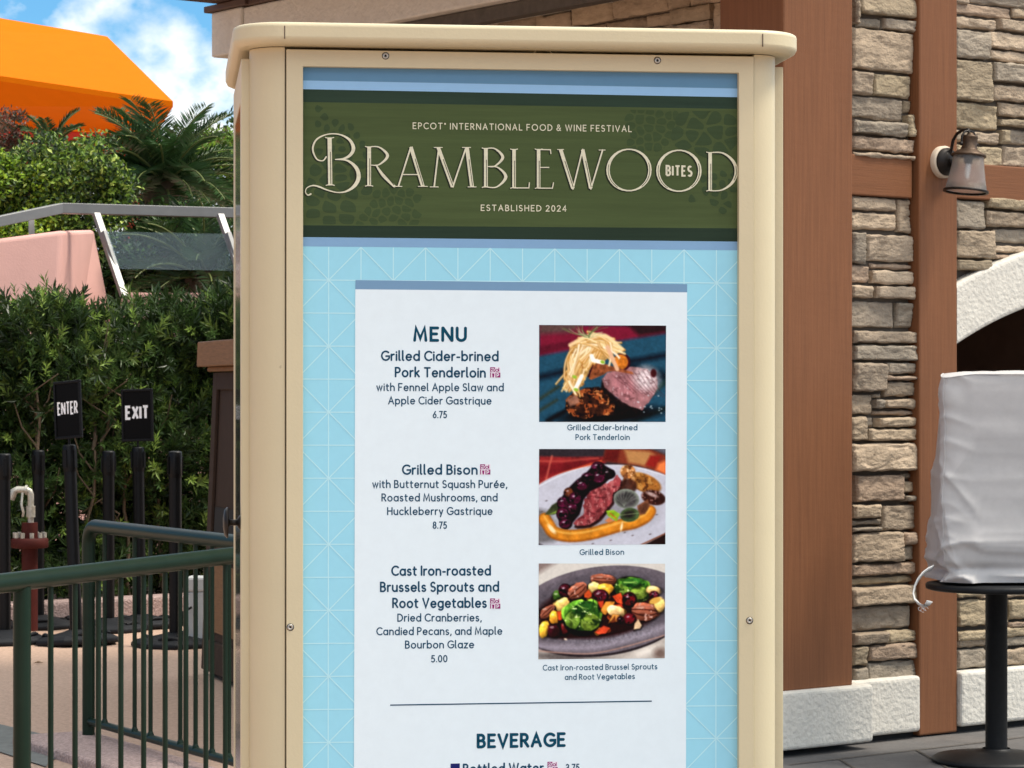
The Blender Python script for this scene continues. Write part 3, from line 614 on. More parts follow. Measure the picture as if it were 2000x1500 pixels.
for px in (556, 1490):   # hairline joints where the cap's corner pieces meet
    mb = MB(); a = SL(px, 70, -.0325)[0]; sbox(mb, a-.0006, a+.0006, -.0323, -.0305, zcb+.006, zct-.006); mb.build('joint', M['brown_trim'], cap)
mb = MB(); a, z = SL(1060, 101, .012); m3 = Matrix((( ST.x, 0, SN.x), (ST.y, 0, SN.y), (0, 1, 0)))
mb.lathe([(0.0152, 0), (0.0152, .0012), (.0140, .0012), (.0140, 0)], SW(a, .0115, z-.010), m3, 40, closed=False); mb.build('plug', M['cream'], ks)
# screws
for px, py in ((753,109), (1284,118), (567,1225), (1464,1212)):
    a, z = SL(px, py); mb = MB()
    mb.lathe([(.0044,-.001), (.0044,.0006), (.0036,.0012), (.0016,.0013), (.0015,.0004)], SW(a, 0, z), m3, 20, closed=False)
    sc_ = mb.build('screw', M['screw'], ks)
    mb = MB(); mb.lathe([(.00155, 0.0), (.00155, .0007), (0.0001, .0007)], SW(a, 0, z), m3, 8, closed=False)
    mb.lathe([(.0052, 0.0), (.0052, .00025), (.0043, .00025)], SW(a, 0, z), m3, 20, closed=False); mb.build('recess', M['black'], sc_)
# turn knob of the left side door
mb = MB(); o = SW(aL-.010, .095, SL(455, 1027)[1]); mk_ = Matrix((( -ST.x, SN.x, 0), (-ST.y, SN.y, 0), (0, 0, 1))) @ Matrix(((0,0,1),(1,0,0),(0,1,0)))
mb.lathe([(.010,0), (.010,.003), (.0045,.006), (.0042,.016), (.007,.018), (.0215,.0185), (.022,.0205), (.018,.024), (.006,.026), (.0005,.0262)], o, mk_, 24, closed=False); mb.build('lock_knob', M['bronze'], ks)
# feet plinth
mb = MB(); sbox(mb, aL+.02, aR-.02, .03, DEP-.03, 0, zb+.004); mb.build('base', M['brown_trim'], ks)

# ---------------- the printed poster
PB = 0.0105
def pq(mb, pts, col, lift=0.0):    # flat polygon of the poster, corners in photo pixels
    vs = [SP(x, y, PB-lift) for x, y in pts]; mb.add(vs, [tuple(range(len(vs)))], col)
def lc(*c): return lin(c)
KP = 0.97
def pc(*c): return tuple(v*KP for v in lin(c))
mb = MB()
b0 = SW(oL-.006, PB, zob-.006); sbox(mb, oL-.006, oR+.006, PB, PB+.003, zob-.006, zot+.006, pc(152,212,232))
poster = mb.build('poster', M['print'], ks)
UP = 0.00011
def band(mb, yl, yr, yl2, yr2, col, lift): pq(mb, [(586,yl), (1449,yr), (1449,yr2), (586,yl2)], col, lift)
mb = MB()
band(mb, 122, 134, 157, 173, pc(96,138,170), UP); band(mb, 157, 173, 174, 190, pc(146,190,228), UP); band(mb, 463, 472, 481, 489, pc(128,166,202), UP)
mb.build('blue_stripe', M['print'], poster)
mb = MB()
band(mb, 174, 190, 199, 213, pc(44,62,50), UP); band(mb, 199, 213, 440, 446, pc(72,86,52), UP); band(mb, 440, 446, 463, 472, pc(38,54,42), UP)
# faint mosaic of leaves and petals printed on the header
rs = random.Random(8)
def cell_pattern(mb, region, spacing, col, lift, aniso=1.0, ang=0.0, shrink=0.80, keep=1.0):
    xs = [p[0] for p in region]; ys = [p[1] for p in region]; pts = []
    for _ in range(4000):
        p = (rs.uniform(min(xs)-20, max(xs)+20), rs.uniform(min(ys)-20, max(ys)+20))
        def dd(q):
            dx, dy = p[0]-q[0], p[1]-q[1]; u = dx*math.cos(ang)+dy*math.sin(ang); v = -dx*math.sin(ang)+dy*math.cos(ang); return math.hypot(u/aniso, v)
        if all(dd(q) > spacing for q in pts): pts.append(p)
    def inside(p):
        c = False; n = len(region)
        for i in range(n):
            (ax, ay), (bx, by) = region[i], region[(i+1) % n]
            if (ay > p[1]) != (by > p[1]) and p[0] < (bx-ax)*(p[1]-ay)/(by-ay)+ax: c = not c
        return c
    for i, p in enumerate(pts):
        if not inside(p) or rs.random() > keep: continue
        poly = [(p[0]+spacing*2.2*aniso*math.cos(t*PI/6), p[1]+spacing*2.2*aniso*math.sin(t*PI/6)) for t in range(12)]
        for j, q in enumerate(pts):
            if j == i or math.hypot(q[0]-p[0], q[1]-p[1]) > spacing*5*aniso: continue
            mxp = ((p[0]+q[0])/2, (p[1]+q[1])/2); nx_, ny_ = q[0]-p[0], q[1]-p[1]; out = []
            for k in range(len(poly)):
                a, b = poly[k], poly[(k+1) % len(poly)]
                da = (a[0]-mxp[0])*nx_+(a[1]-mxp[1])*ny_; db = (b[0]-mxp[0])*nx_+(b[1]-mxp[1])*ny_
                if da <= 0: out.append(a)
                if (da < 0) != (db < 0) and da != db:
                    t = da/(da-db); out.append((a[0]+(b[0]-a[0])*t, a[1]+(b[1]-a[1])*t))
            poly = out
            if len(poly) < 3: break
        if len(poly) < 3: continue
        cx = sum(a[0] for a in poly)/len(poly); cy = sum(a[1] for a in poly)/len(poly)
        poly = [(cx+(a[0]-cx)*shrink, cy+(a[1]-cy)*shrink) for a in poly]
        for _ in range(2):
            o = []
            for k in range(len(poly)):
                a, b = poly[k], poly[(k+1) % len(poly)]; o += [(a[0]*.75+b[0]*.25, a[1]*.75+b[1]*.25), (a[0]*.25+b[0]*.75, a[1]*.25+b[1]*.75)]
            poly = o
        poly = [(min(max(x, 594), 1442), min(max(y, 204+(x-592)*.0165), 438+(x-592)*.006)) for x, y in poly]
        pq(mb, poly[::-1], col, lift)
dk = pc(61,77,48); dk2 = pc(58,74,48)
cell_pattern(mb, [(690,440),(725,372),(770,352),(815,372),(820,440)], 12.5, dk, UP*1.9, 1.25, .35, .84)
cell_pattern(mb, [(597,430),(597,312),(680,300),(716,330),(722,372),(700,438)], 15, dk2, UP*2.2, 2.0, -.35, .80)
cell_pattern(mb, [(606,300),(618,212),(640,210),(700,258),(722,300),(700,322),(640,330)], 14, dk2, UP*2.5, 1.2, .6, .66, .8)
cell_pattern(mb, [(1226,210),(1330,214),(1332,262),(1300,290),(1240,300),(1226,270)], 13, dk, UP*2.9, 1.2, .5, .84)
cell_pattern(mb, [(1318,216),(1442,218),(1442,300),(1345,296),(1312,282)], 16, dk2, UP*3.2, 2.1, -.4, .84)
cell_pattern(mb, [(1345,385),(1372,340),(1442,330),(1442,400),(1420,425),(1390,408)], 13, dk2, UP*3.6, 1.4, .7, .68, .8)
hb = mb.build('header_band', M['canvas_print'], poster)
# star line pattern on the blue margin
mb = MB(); lcq = pc(186,230,240); lw = 1.9; X0_, X1_, Y1_ = 590, 1446, 1640
def ytop(x): return 482+(x-592)*.0078
def pline(x0, y0, x1, y1, lift):
    yt0, yt1 = ytop(x0), ytop(x1)
    if y0 < yt0 and y1 < yt1: return
    v, f = ribbon([(x0,y0), (x1,y1)], lw, 'butt')
    if v: mb.add([SP(p[0], p[1], PB-lift) for p in v], f, lcq)
gx, gy, dx_, dy_ = 642.0, 547.0, 63.1, 64.5
def skew(x): return (x-642)*.0075
for i in range(-1, 14):
    x = gx+i*dx_
    if 590 < x < 1446: pline(x, ytop(x), x-1.2, Y1_, UP)
for j in range(0, 18):
    y = gy+j*dy_; k = .0075-.018*min(j, 14)/14
    pline(590, y+(590-642)*k, 1446, y+(1446-642)*k, UP*1.6)
for i in range(-1, 14):           # diagonals cell by cell so that they stay inside
    for j in range(-1, 17):
        xa, xb = gx+i*dx_, gx+(i+1)*dx_
        def yy(x, jj): return gy+jj*dy_+(x-642)*(.0075-.018*min(max(jj,0), 14)/14)
        if (i+j) % 2 == 0: p, q = (xa, yy(xa, j)), (xb, yy(xb, j+1))
        else: p, q = (xa, yy(xa, j+1)), (xb, yy(xb, j))
        def clipx(p, q):
            for lim, s in ((591, 1), (1445, -1)):
                if (p[0]-lim)*s < 0 and (q[0]-lim)*s < 0: return None
                if (p[0]-lim)*s < 0: t = (lim-p[0])/(q[0]-p[0]); p = (lim, p[1]+t*(q[1]-p[1]))
                if (q[0]-lim)*s < 0: t = (lim-p[0])/(q[0]-p[0]); q = (lim, p[1]+t*(q[1]-p[1]))
            return p, q
        c = clipx(p, q)
        if c and not (690 < xa and xb < 1345 and j >= 0): pline(*c[0], *c[1], UP*2.2 if (i+j) % 2 else UP*2.8)
mb.build('star_line_pattern', M['print'], poster)
# white menu panel with its grey-blue head bar
mb = MB(); pq(mb, [(694,565), (1342,571), (1339.5,1640), (691,1640)], pc(222,236,243), UP*4); pq(mb, [(694.5,547), (1342,555), (1342,571), (694,565)], pc(116,152,184), UP*4)
panel = mb.build('menu_panel', M['print'], poster)
LUP = UP*6
def letters(name, lines, parent=poster, mat='print', base=LUP):
    mb = MB()
    for ln in lines:
        txt, x0, x1, y0, y1, cap_, wt, col = ln[:8]; kw = ln[8] if len(ln) > 8 else {}
        if not kw: kw = dict(sp=.31, space=.36)
        for v, f, k in text_shapes(txt, x0, x1, y0, y1, cap_, wt, **kw):
            mb.add([SP(p[0], p[1], PB-base-.00002*k) for p in v], f, col)
    return mb.build(name, M[mat], parent, normals=False)
T1, T2, T3, T4 = pc(6,68,92), pc(14,66,94), pc(20,70,98), pc(28,86,114)
letters('heading', [('MENU', 807, 912, 667.5, 668, 30, 5.8, T1, dict(sp=.38))])
letters('dish_text', [('Grilled Cider-brined', 744, 974, 705, 706, 20.5, 3.35, T2), ('Pork Tenderloin', 771, 949, 737, 738, 20.5, 3.35, T2),
    ('with Fennel Apple Slaw and', 735, 984, 764, 764.5, 16, 2.35, T3), ('Apple Cider Gastrique', 758, 960, 790, 790.5, 16, 2.35, T3), ('6.75', 845, 873, 817, 817, 14.5, 2.25, T3)])
letters('dish_text', [('Grilled Bison', 785, 933, 927.5, 927.5, 20.5, 3.35, T2), ('with Butternut Squash Pur\u00e9e,', 727, 991, 953.5, 953.5, 16, 2.35, T3),
    ('Roasted Mushrooms, and', 745, 972, 979.7, 979.5, 16, 2.35, T3), ('Huckleberry Gastrique', 756, 962, 1006.3, 1006, 16, 2.35, T3), ('8.75', 845, 873, 1033, 1033, 14.5, 2.25, T3)])
letters('dish_text', [('Cast Iron-roasted', 764, 959, 1125, 1124.5, 20.5, 3.35, T2), ('Brussels Sprouts and', 742, 975, 1156.6, 1156, 20.5, 3.35, T2), ('Root Vegetables', 766, 951, 1188, 1187.5, 20.5, 3.35, T2),
    ('Dried Cranberries,', 776, 941, 1214.4, 1214, 16, 2.35, T3), ('Candied Pecans, and Maple', 735, 981, 1241, 1240, 16, 2.35, T3), ('Bourbon Glaze', 791, 926, 1267, 1266.5, 16, 2.35, T3), ('5.00', 842, 874, 1294, 1293.6, 14.5, 2.25, T3)])
letters('caption', [('Grilled Cider-brined', 1108, 1245, 840.6, 840.6, 11.5, 1.7, T4), ('Pork Tenderloin', 1124, 1230, 859.5, 859.5, 11.5, 1.7, T4)])
letters('caption', [('Grilled Bison', 1132, 1219, 1084.3, 1083.6, 11.5, 1.7, T4)])
letters('caption', [('Cast Iron-roasted Brussel Sprouts', 1060, 1284, 1310, 1307.3, 11.5, 1.7, T4), ('and Root Vegetables', 1103, 1240, 1328.2, 1326.4, 11.5, 1.7, T4)])
letters('heading', [('BEVERAGE', 931, 1105, 1462, 1459, 29, 5.8, T1, dict(sp=.36))])
letters('dish_text', [('Bottled Water', 904, 1062, 1512, 1509.5, 20.5, 3.35, T2)])
letters('dish_text', [('3.75', 1105, 1132, 1506.5, 1506, 14.5, 2.25, T3)])
mb = MB(); v, f = ribbon([(762,1377.2), (1273,1369.4)], 2.4, 'butt'); mb.add([SP(p[0], p[1], PB-LUP) for p in v], f, T2); pq(mb, [(880,1491.5), (898,1491), (898,1512.5), (880,1513)], pc(28,34,98), LUP)
mb.build('rule_line', M['print'], poster)
# small purple four-tile dining emblem beside each dish name
PUR, OFF = pc(140,32,108), pc(232,226,236)
for x, y in ((957,717), (937.5,906.5), (957,1168.5), (1069,1487.5)):
    mb = MB(); s = 20.5; h = s/2
    pq(mb, [(x,y), (x+s,y), (x+s,y+s), (x,y+s)], OFF, LUP)
    pq(mb, [(x+.3,y+.3), (x+h-.4,y+.3), (x+h-.4,y+h-.4), (x+.3,y+h-.4)], PUR, LUP+UP); pq(mb, [(x+h+.4,y+h+.4), (x+s-.3,y+h+.4), (x+s-.3,y+s-.3), (x+h+.4,y+s-.3)], PUR, LUP+UP)
    def st(P, wd, col, lift):
        v, f = ribbon(P, wd); mb.add([SP(p[0], p[1], PB-lift) for p in v], f, col)
    st([(x+2.2,y+3.4)]+[(x+4.8+3.6*math.cos(R(a)), y+5.4-3.0*math.sin(R(a))) for a in range(140,-150,-30)]+[(x+3.4,y+6.2),(x+5.6,y+5.4)], 1.2, OFF, LUP+2*UP)
    st([(x+h+2.6+2.6*math.cos(R(a))+.6, y+6.2-2.2*math.sin(R(a))) for a in range(0,361,30)], 1.5, PUR, LUP+UP); st([(x+s-3.2,y+1.8), (x+s-3.2,y+8.4)], 1.5, PUR, LUP+UP*1.5)
    st([(x+h+3.2,y+s-1.8), (x+h+3.2,y+h+2.2)]+[(x+h+4.6+2.4*math.cos(R(a)), y+h+4.3-2.1*math.sin(R(a))) for a in range(90,-91,-30)]+[(x+h+3.2,y+h+6.4)], 1.5, OFF, LUP+2*UP)
    pq(mb, [(x+.4,y+h+.4), (x+2.2,y+h+.4), (x+2.2,y+s-.4), (x+.4,y+s-.4)], PUR, LUP+UP); pq(mb, [(x+4.0,y+h+2.0), (x+h-1.4,y+h+2.0), (x+h-2.6,y+s-.4), (x+5.0,y+s-.4)], PUR, LUP+UP)
    mb.build('dining_emblem', M['print'], poster, normals=False)
# food pictures
def picture(I, cs, lift):
    ny, nx, _ = I.shape; I = np.clip(I, 0, 1)
    for _k in range(2):      # the print is a photograph: no razor edges
        Q_ = np.pad(I, ((1,1),(1,1),(0,0)), mode='edge'); I = (Q_[:-2,1:-1]+Q_[2:,1:-1]+Q_[1:-1,:-2]+Q_[1:-1,2:]+2*Q_[1:-1,1:-1])/6
    I = np.clip(I+(I-.42)*.22-.015, 0, 1); g_ = I.mean(2, keepdims=True); I = np.clip(g_+(I-g_)*.92, 0, 1)
    Ln = np.where(I <= 0.04045, I/12.92, ((I+0.055)/1.055)**2.4)*KP
    C = [np.array(SP(x, y, PB-lift)) for x, y in cs]          # tl tr br bl
    U, V = np.meshgrid(np.linspace(0, 1, nx), np.linspace(0, 1, ny)); U = U[..., None]; V = V[..., None]
    P = (C[0]*(1-U)+C[1]*U)*(1-V)+(C[3]*(1-U)+C[2]*U)*V
    idx = np.arange(nx*ny).reshape(ny, nx)
    fq = np.stack([idx[:-1, :-1], idx[1:, :-1], idx[1:, 1:], idx[:-1, 1:]], -1).reshape(-1, 4)
    o = mesh_obj('food_photo', P.reshape(-1, 3), fq, M['print'], poster)
    a = o.data.attributes.new('Col', 'FLOAT_COLOR', 'POINT'); c = np.ones((nx*ny, 4), np.float32); c[:, :3] = Ln.reshape(-1, 3); a.data.foreach_set('color', c.ravel())
    return o
NXP, NYP = 250, 190
picture(picture_pork(NXP, NYP), [(1053,634.7), (1301,636), (1300,824), (1053,824)], LUP)['label'] = 'printed photo of sliced pork topped with slaw'
picture(picture_bison(NXP, NYP), [(1053,877), (1300,877), (1299.6,1063), (1052,1064.6)], LUP)['label'] = 'printed photo of pink sliced meat with dark berries'
picture(picture_sprouts(NXP, NYP), [(1052.3,1100.5), (1299,1101), (1298.5,1285.5), (1051.5,1287.6)], LUP)['label'] = 'printed photo of green sprouts and pecans on a grey plate'
# header lettering
CRM = pc(217,214,188); SHD = pc(34,42,32); DKI = pc(58,62,44)
letters('title_line', [('EPCOT\u00ae INTERNATIONAL FOOD & WINE FESTIVAL', 806, 1234, 252, 258, 13, 1.7, CRM, dict(sp=.42, space=.42))])
letters('title_line', [('ESTABLISHED 2024', 939, 1106.5, 412, 413.5, 12.5, 1.7, CRM, dict(sp=.42, space=.45))])
Zs = []   # strokes of the big logo: (points, widths or width, inline?)
def z5(x, y): return (400+x/3.3333, y/3.3333)
def z6(x, y): return (1000+x/3.3333, y/3.3333)
def smooth(P, W=None, n=6):
    out = []; ow = []
    for i in range(len(P)-1):
        p0 = P[max(i-1,0)]; p1 = P[i]; p2 = P[i+1]; p3 = P[min(i+2,len(P)-1)]
        for k in range(n):
            t = k/n
            q = tuple(0.5*((2*p1[c])+(-p0[c]+p2[c])*t+(2*p0[c]-5*p1[c]+4*p2[c]-p3[c])*t*t+(-p0[c]+3*p1[c]-3*p2[c]+p3[c])*t**3) for c in (0,1))
            out.append(q)
            if W: ow.append(W[i]*(1-t)+W[i+1]*t)
    out.append(P[-1])
    if W: ow.append(W[-1])
    return out, ow
def stem(x0, y0, x1, y1, wd, inl=True, ser=(1,1)):
    Zs.append(([(x0,y0), (x1,y1)], wd, inl))
    for (x, y, s) in ((x0,y0,ser[0]), (x1,y1,ser[1])):
        if s: Zs.append(([(x-wd*.85,y), (x-wd*.4, y+(1.2 if y == y0 else -1.2)), (x+wd*.4, y+(1.2 if y == y0 else -1.2)), (x+wd*.85,y)], 2.0, False))
def curve(P, W, inl=False): p, w_ = smooth(P, W); Zs.append((p, w_, inl))
stem(643.8, 268.5, 645, 362, 9.5)
curve([z5(*q) for q in ((790,1022),(768,1046),(728,1034),(703,970),(728,908),(800,874),(880,876),(944,912),(968,965),(948,1008),(904,1033),(850,1038))], [3.5,2.5,3,4.2,4,2.6,3,6,8.5,7,4,2.2])
curve([z5(*q) for q in ((850,1038),(925,1044),(984,1090),(1002,1150),(978,1206),(925,1244),(866,1253),(800,1238),(745,1216),(702,1208),(664,1224),(656,1252),(672,1270),(690,1263))], [2.2,4,8,9.5,8,4,2.6,3,4,3,2.2,2.2,3,4])
curve([z5(*q) for q in ((915,1060),(960,1090),(978,1150),(960,1200),(905,1240))], [1,1.2,1.4,1.2,1], 'dark')
# R A M B L E W O O D
def B_like(x, y0, y1, w1, w2, leg=False):
    m_ = y0+(y1-y0)*.47
    stem(x+5, y0, x+5, y1, 8.5)
    curve([(x+5,y0+1),(x+w1*.6,y0+1.5),(x+w1,y0+(m_-y0)*.5),(x+w1*.6,m_-1),(x+9,m_)], [2,3,7,3,2])
    if leg: curve([(x+w1*.45,m_),(x+w1*.8,m_+(y1-m_)*.5),(x+w2,y1)], [3,7,6], True)
    else: curve([(x+9,m_),(x+w2*.65,m_+2),(x+w2,m_+(y1-m_)*.5),(x+w2*.6,y1-1),(x+5,y1-1)], [2,3,7.5,3,2])
B_like(716, 286, 363.5, 41, 54, True)
def A_like(x0, x1, y0, y1, flip=False):
    xm = (x0+x1)/2
    Zs.append(([(x0+2,y1), (xm,y0)], 3.6, False)); Zs.append(([(xm,y0), (x1-3,y1)], 8.0, True))
    for x, wd in ((x0+2,7), (x1-3,9)): Zs.append(([(x-wd,y1), (x+wd,y1)], 1.8, False))
    Zs.append(([(x0+12,y0+(y1-y0)*.70), (x1-14,y0+(y1-y0)*.70)], 2.4, False))
A_like(776, 829, 287, 364)
for P, wd, inl in (([(848,365),(857,289)], 3.6, 0), ([(856,288),(884,365)], 8, 1), ([(884,366),(910,289)], 3.6, 0), ([(912,288),(922,365)], 8.5, 1)): Zs.append((P, wd, bool(inl)))
for x, y in ((856,288), (911,288), (848,365), (922,365)): Zs.append(([(x-8,y), (x+8,y)], 1.8, False))
B_like(944, 289, 366, 38, 44)
stem(1004, 291, 1004, 367.5, 8); Zs.append(([(1004,367), (1033,367), (1034,357)], 2.4, False))
stem(1052, 291, 1052, 368, 8); Zs.append(([(1052,292), (1075,292.5), (1076,300)], 2.4, False)); Zs.append(([(1055,327), (1072,327)], 2.4, False)); Zs.append(([(1052,367.5), (1079,367.5), (1081,357)], 2.4, False))
for P, wd, inl in (([(1095,292),(1119,368)], 8, 1), ([(1119,369),(1138,292)], 3.4, 0), ([(1138,292),(1154,368)], 8, 1), ([(1154,369),(1177,293)], 3.4, 0)): Zs.append((P, wd, bool(inl)))
for x, y in ((1096,292), (1177,293)): Zs.append(([(x-7,y), (x+5,y)], 1.8, False))
for cx, cy, rx, ry in ((1228.5,332,41,40.5), (1326,333.5,41,40)):
    P = [(cx+rx*math.cos(R(a)), cy-ry*math.sin(R(a))) for a in range(0,360,12)]; Zs.append((P+[P[0]], 'O', False))
    for sgn in (1, -1):
        for ang in (-30,): pass
    Zs.append(([(cx+(rx-.3)*math.cos(R(a)), cy-(ry-.3)*math.sin(R(a))) for a in range(-52,24,6)], 1.2, 'dark')); Zs.append(([(cx+(rx-.3)*math.cos(R(a)), cy-(ry-.3)*math.sin(R(a))) for a in range(165,240,6)], 1.1, 'dark'))
stem(1387, 297, 1387, 373, 8); curve([(1387,298),(1412,299),(1432,315),(1438,336),(1430,357),(1410,371),(1387,372.5)], [2,3.5,6.5,8,6.5,3,2])
Zs.append(([(1437.5,325),(1439,338),(1434,352)], 1.2, 'dark'))
mbS, mbL = MB(), MB(); mbD = mbL
for i, (P, wd, inl) in enumerate(Zs):
    if wd == 'O':
        n = len(P)-1; cx = sum(p[0] for p in P[:-1])/n; Wd = [2.6+4.0*abs(math.cos(2*PI*k/n))**1.6 for k in range(n)]
        vs = []; 
        for k in range(n):
            p = Vector(P[k]); d = (Vector(P[(k+1) % n])-Vector(P[k-1])).normalized(); nn = Vector((-d.y, d.x)); vs += [p+nn*Wd[k]/2, p-nn*Wd[k]/2]
        fs = [(2*k, 2*k+1, 2*((k+1) % n)+1, 2*((k+1) % n)) for k in range(n)]
    elif inl == 'dark':
        v, f = ribbon(P, wd); mbD.add([SP(p[0], p[1], PB-LUP*1.6-.00001*(i % 9)) for p in v], f, DKI); continue
    else:
        wd = wd*.86 if isinstance(wd, (int, float)) else [q*.84 for q in wd]
        vs, fs = ribbon(P, wd, 'butt' if isinstance(wd, float) and wd > 3 else 'round')
    if not vs: continue
    mbL.add([SP(p[0], p[1], PB-LUP*1.2-.00001*(i % 29)) for p in vs], fs, CRM)
    mbS.add([SP(p[0]-2.6, p[1]+1.6, PB-LUP*0.6-.00001*(i % 29)) for p in vs], fs, SHD)
    if inl is True:
        a, b = Vector(P[0]), Vector(P[-1]); d = (b-a).normalized(); nn = Vector((-d.y, d.x))
        if b.y < a.y: a, b = b, a
        off = nn*(1.2 if nn.x > 0 else -1.2)
        v, f = ribbon([a+(b-a)*.30+off, a+(b-a)*.97+off], 1.3, 'butt'); mbD.add([SP(p[0], p[1], PB-LUP*1.6-.00001*(i % 9)) for p in v], f, DKI)
mbS.build('title_shadow', M['print'], poster, normals=False)
tl = mbL.build('title_lettering', M['canvas_print'], poster, normals=False)
letters('title_lettering', [('BITES', 1300, 1352.5, 344, 345.5, 22, 3.7, CRM, dict(sp=.40, capst='butt'))], base=LUP*1.3)
# ------------------------------------------------------------------ ground
M['paving_tan'] = mk('tan_aggregate_paving', (0.45, 0.305, 0.225), 0.9, var=0.26, scale=46, bump=0.35, bscale=190, bdist=0.006, blotch=0.35, blotch_col=(0.33,0.225,0.165))
M['paving_slate'] = mk('slate_grey_paving', (0.105, 0.10, 0.097), 0.8, var=0.18, scale=9, bump=0.2, bscale=60, blotch=0.4, blotch_col=(0.16,0.14,0.125))
M['slab'] = mk('grey_slab', (0.15, 0.155, 0.145), 0.85, var=0.22, scale=12, bump=0.25, bscale=70)
M['aggregate'] = mk('pink_aggregate', (0.40, 0.29, 0.265), 0.95, var=0.45, scale=75, bump=0.9, bscale=85, bdist=0.012)
mb = MB(); mb.add([(-700,-300,0), (700,-300,0), (700,1500,0), (-700,1500,0)], [(0,1,2,3)]); tag(mb.build('ground', M['paving_tan']), kind='structure')
mb = MB(); mb.add([(-.25,1,.004), (30,1,.004), (30,26,.004), (.3,16,.004), (.2,9,.004)], [(0,1,2,3,4)]); tag(mb.build('slate_pavement', M['paving_slate']), kind='structure')
mb = MB()
g = lambda x, y: at(x, y, F*H/(y-HY))
P = [g(-260,1352), g(0,1416), g(150,1450), g(93,1495), g(0,1466), g(-260,1400)]
mb.add([(p.x, p.y, .004) for p in P], [(5,4,1,0), (4,3,2,1)]); tag(mb.build('slab_path', M['slab']), kind='structure')
mb = MB(); P = [g(-260,1400), g(0,1466), g(93,1495), g(90,1500), g(0,1471), g(-260,1405)]
mb.add([(p.x, p.y, .006) for p in P], [(5,4,1,0), (4,3,2,1)]); tag(mb.build('path_joint', M['slab']), kind='structure')
# joints of the slate paving: thin darker strips
mb = MB()
def gl(x0, y0, x1, y1, wd=.006):
    a, b = g(x0, y0), g(x1, y1); d = (b-a).normalized(); nn = Vector((-d.y, d.x, 0))*wd
    mb.add([(q.x, q.y, .008) for q in (a-nn, b-nn, b+nn, a+nn)], [(0,1,2,3)])
gl(1540,1497,1700,1478); gl(1700,1478,1876,1458); gl(1876,1458,2100,1430); gl(1640,1486,1712,1530); gl(1790,1468,1880,1520); gl(1930,1452,2060,1500)
tag(mb.build('paving_joints', M['mortar']), kind='structure')

# ------------------------------------------------------------------ the timber and stone building
CU, SU = math.cos(PHI), math.sin(PHI)
BO = Vector((1.155, 11.55, 0)); BU = Vector((CU, SU, 0)); BN = Vector((SU, -CU, 0))
def BW(s, n, z): return BO+BU*s+BN*n+Vector((0,0,z))
def BSZ(px, py, n):
    d = Vector(((px-CX)/F, 1, (HY-py)/F)); o = BO+BN*n-Vector((0,0,H)); k = o.dot(BN)/d.dot(BN); p = Vector((0,0,H))+d*k
    return (p-BO).dot(BU), p.z
bld = thing('timber_building', BW(1.5, -2, 0), 'stone building with reddish brown timber posts, white stucco plinth and arched opening', 'building')
def bbox(s0, s1, n0, n1, z0, z1, mb=None):
    mb = mb or MB(); return mb.hexa([BW(s0,n1,z0), BW(s1,n1,z0), BW(s1,n0,z0), BW(s0,n0,z0), BW(s0,n1,z1), BW(s1,n1,z1), BW(s1,n0,z1), BW(s0,n0,z1)])
ZT = 4.3
def tbox(name, mat, s0, s1, n0, n1, z0, z1, bev=.006, label=None, par=bld, seg=2):
    o = bbox(s0, s1, n0, n1, z0, z1).build(name, mat, par, bevel=bev, seg=seg)
    if label: o['label'] = label
    return o
sp2a, sp2b = BSZ(1795.5, 900, -.12)[0], BSZ(1870, 900, -.12)[0]
spc = BSZ(1665.5, 900, 0)[0]
NS = -.185
tbox('timber_post', M['wood'], 0, spc, -.41, 0, .284, ZT, .008, 'broad corner post')
tbox('timber_post', M['wood'], sp2a, sp2b, -.32, -.12, .012, ZT, .008, 'narrower post carrying the lantern')
tbox('timber_post', M['wood'], 3.62, 3.86, -.32, -.12, .012, ZT, .008)
tbox('timber_post', M['wood'], 6.2, 6.6, -.41, 0, .284, ZT, .008)
zb0 = BSZ(1728, 384, -.145)[1]; zb1 = BSZ(1728, 305, -.145)[1]
tbox('cross_beam', M['wood_h'], spc+.001, sp2a-.018, -.30, -.145, zb0, zb1, .006)
zc0 = BSZ(1935, 391, -.135)[1]; zc1 = BSZ(1935, 322, -.135)[1]
tbox('cross_beam', M['wood_h'], sp2b+.001, 3.619, -.30, -.135, zc0, zc1, .006)
tbox('cross_beam', M['wood_h'], 3.861, 6.199, -.30, -.135, zc0, zc1, .006)
# plinths; a black box paints the shade in the gap beneath
def plinth(s0, s1, n1, n0=-.5):
    o = tbox('plinth', M['stucco'], s0, s1, n0, n1, .035, .286, .018, seg=3); return o
plinth(-.05, BSZ(1708, 1400, .035)[0], .035, -.46); plinth(BSZ(1708, 1400, .035)[0]-.1, sp2a-.006, -.10, -.44); plinth(sp2b+.003, 3.61, -.10, -.44); plinth(3.87, 6.15, -.10, -.44); plinth(6.15, 6.7, .035, -.46)
mb = MB(); bbox(.02, 6.5, -.40, -.16, .001, .036, mb); mb.build('plinth_gap_shade', M['black'], bld)

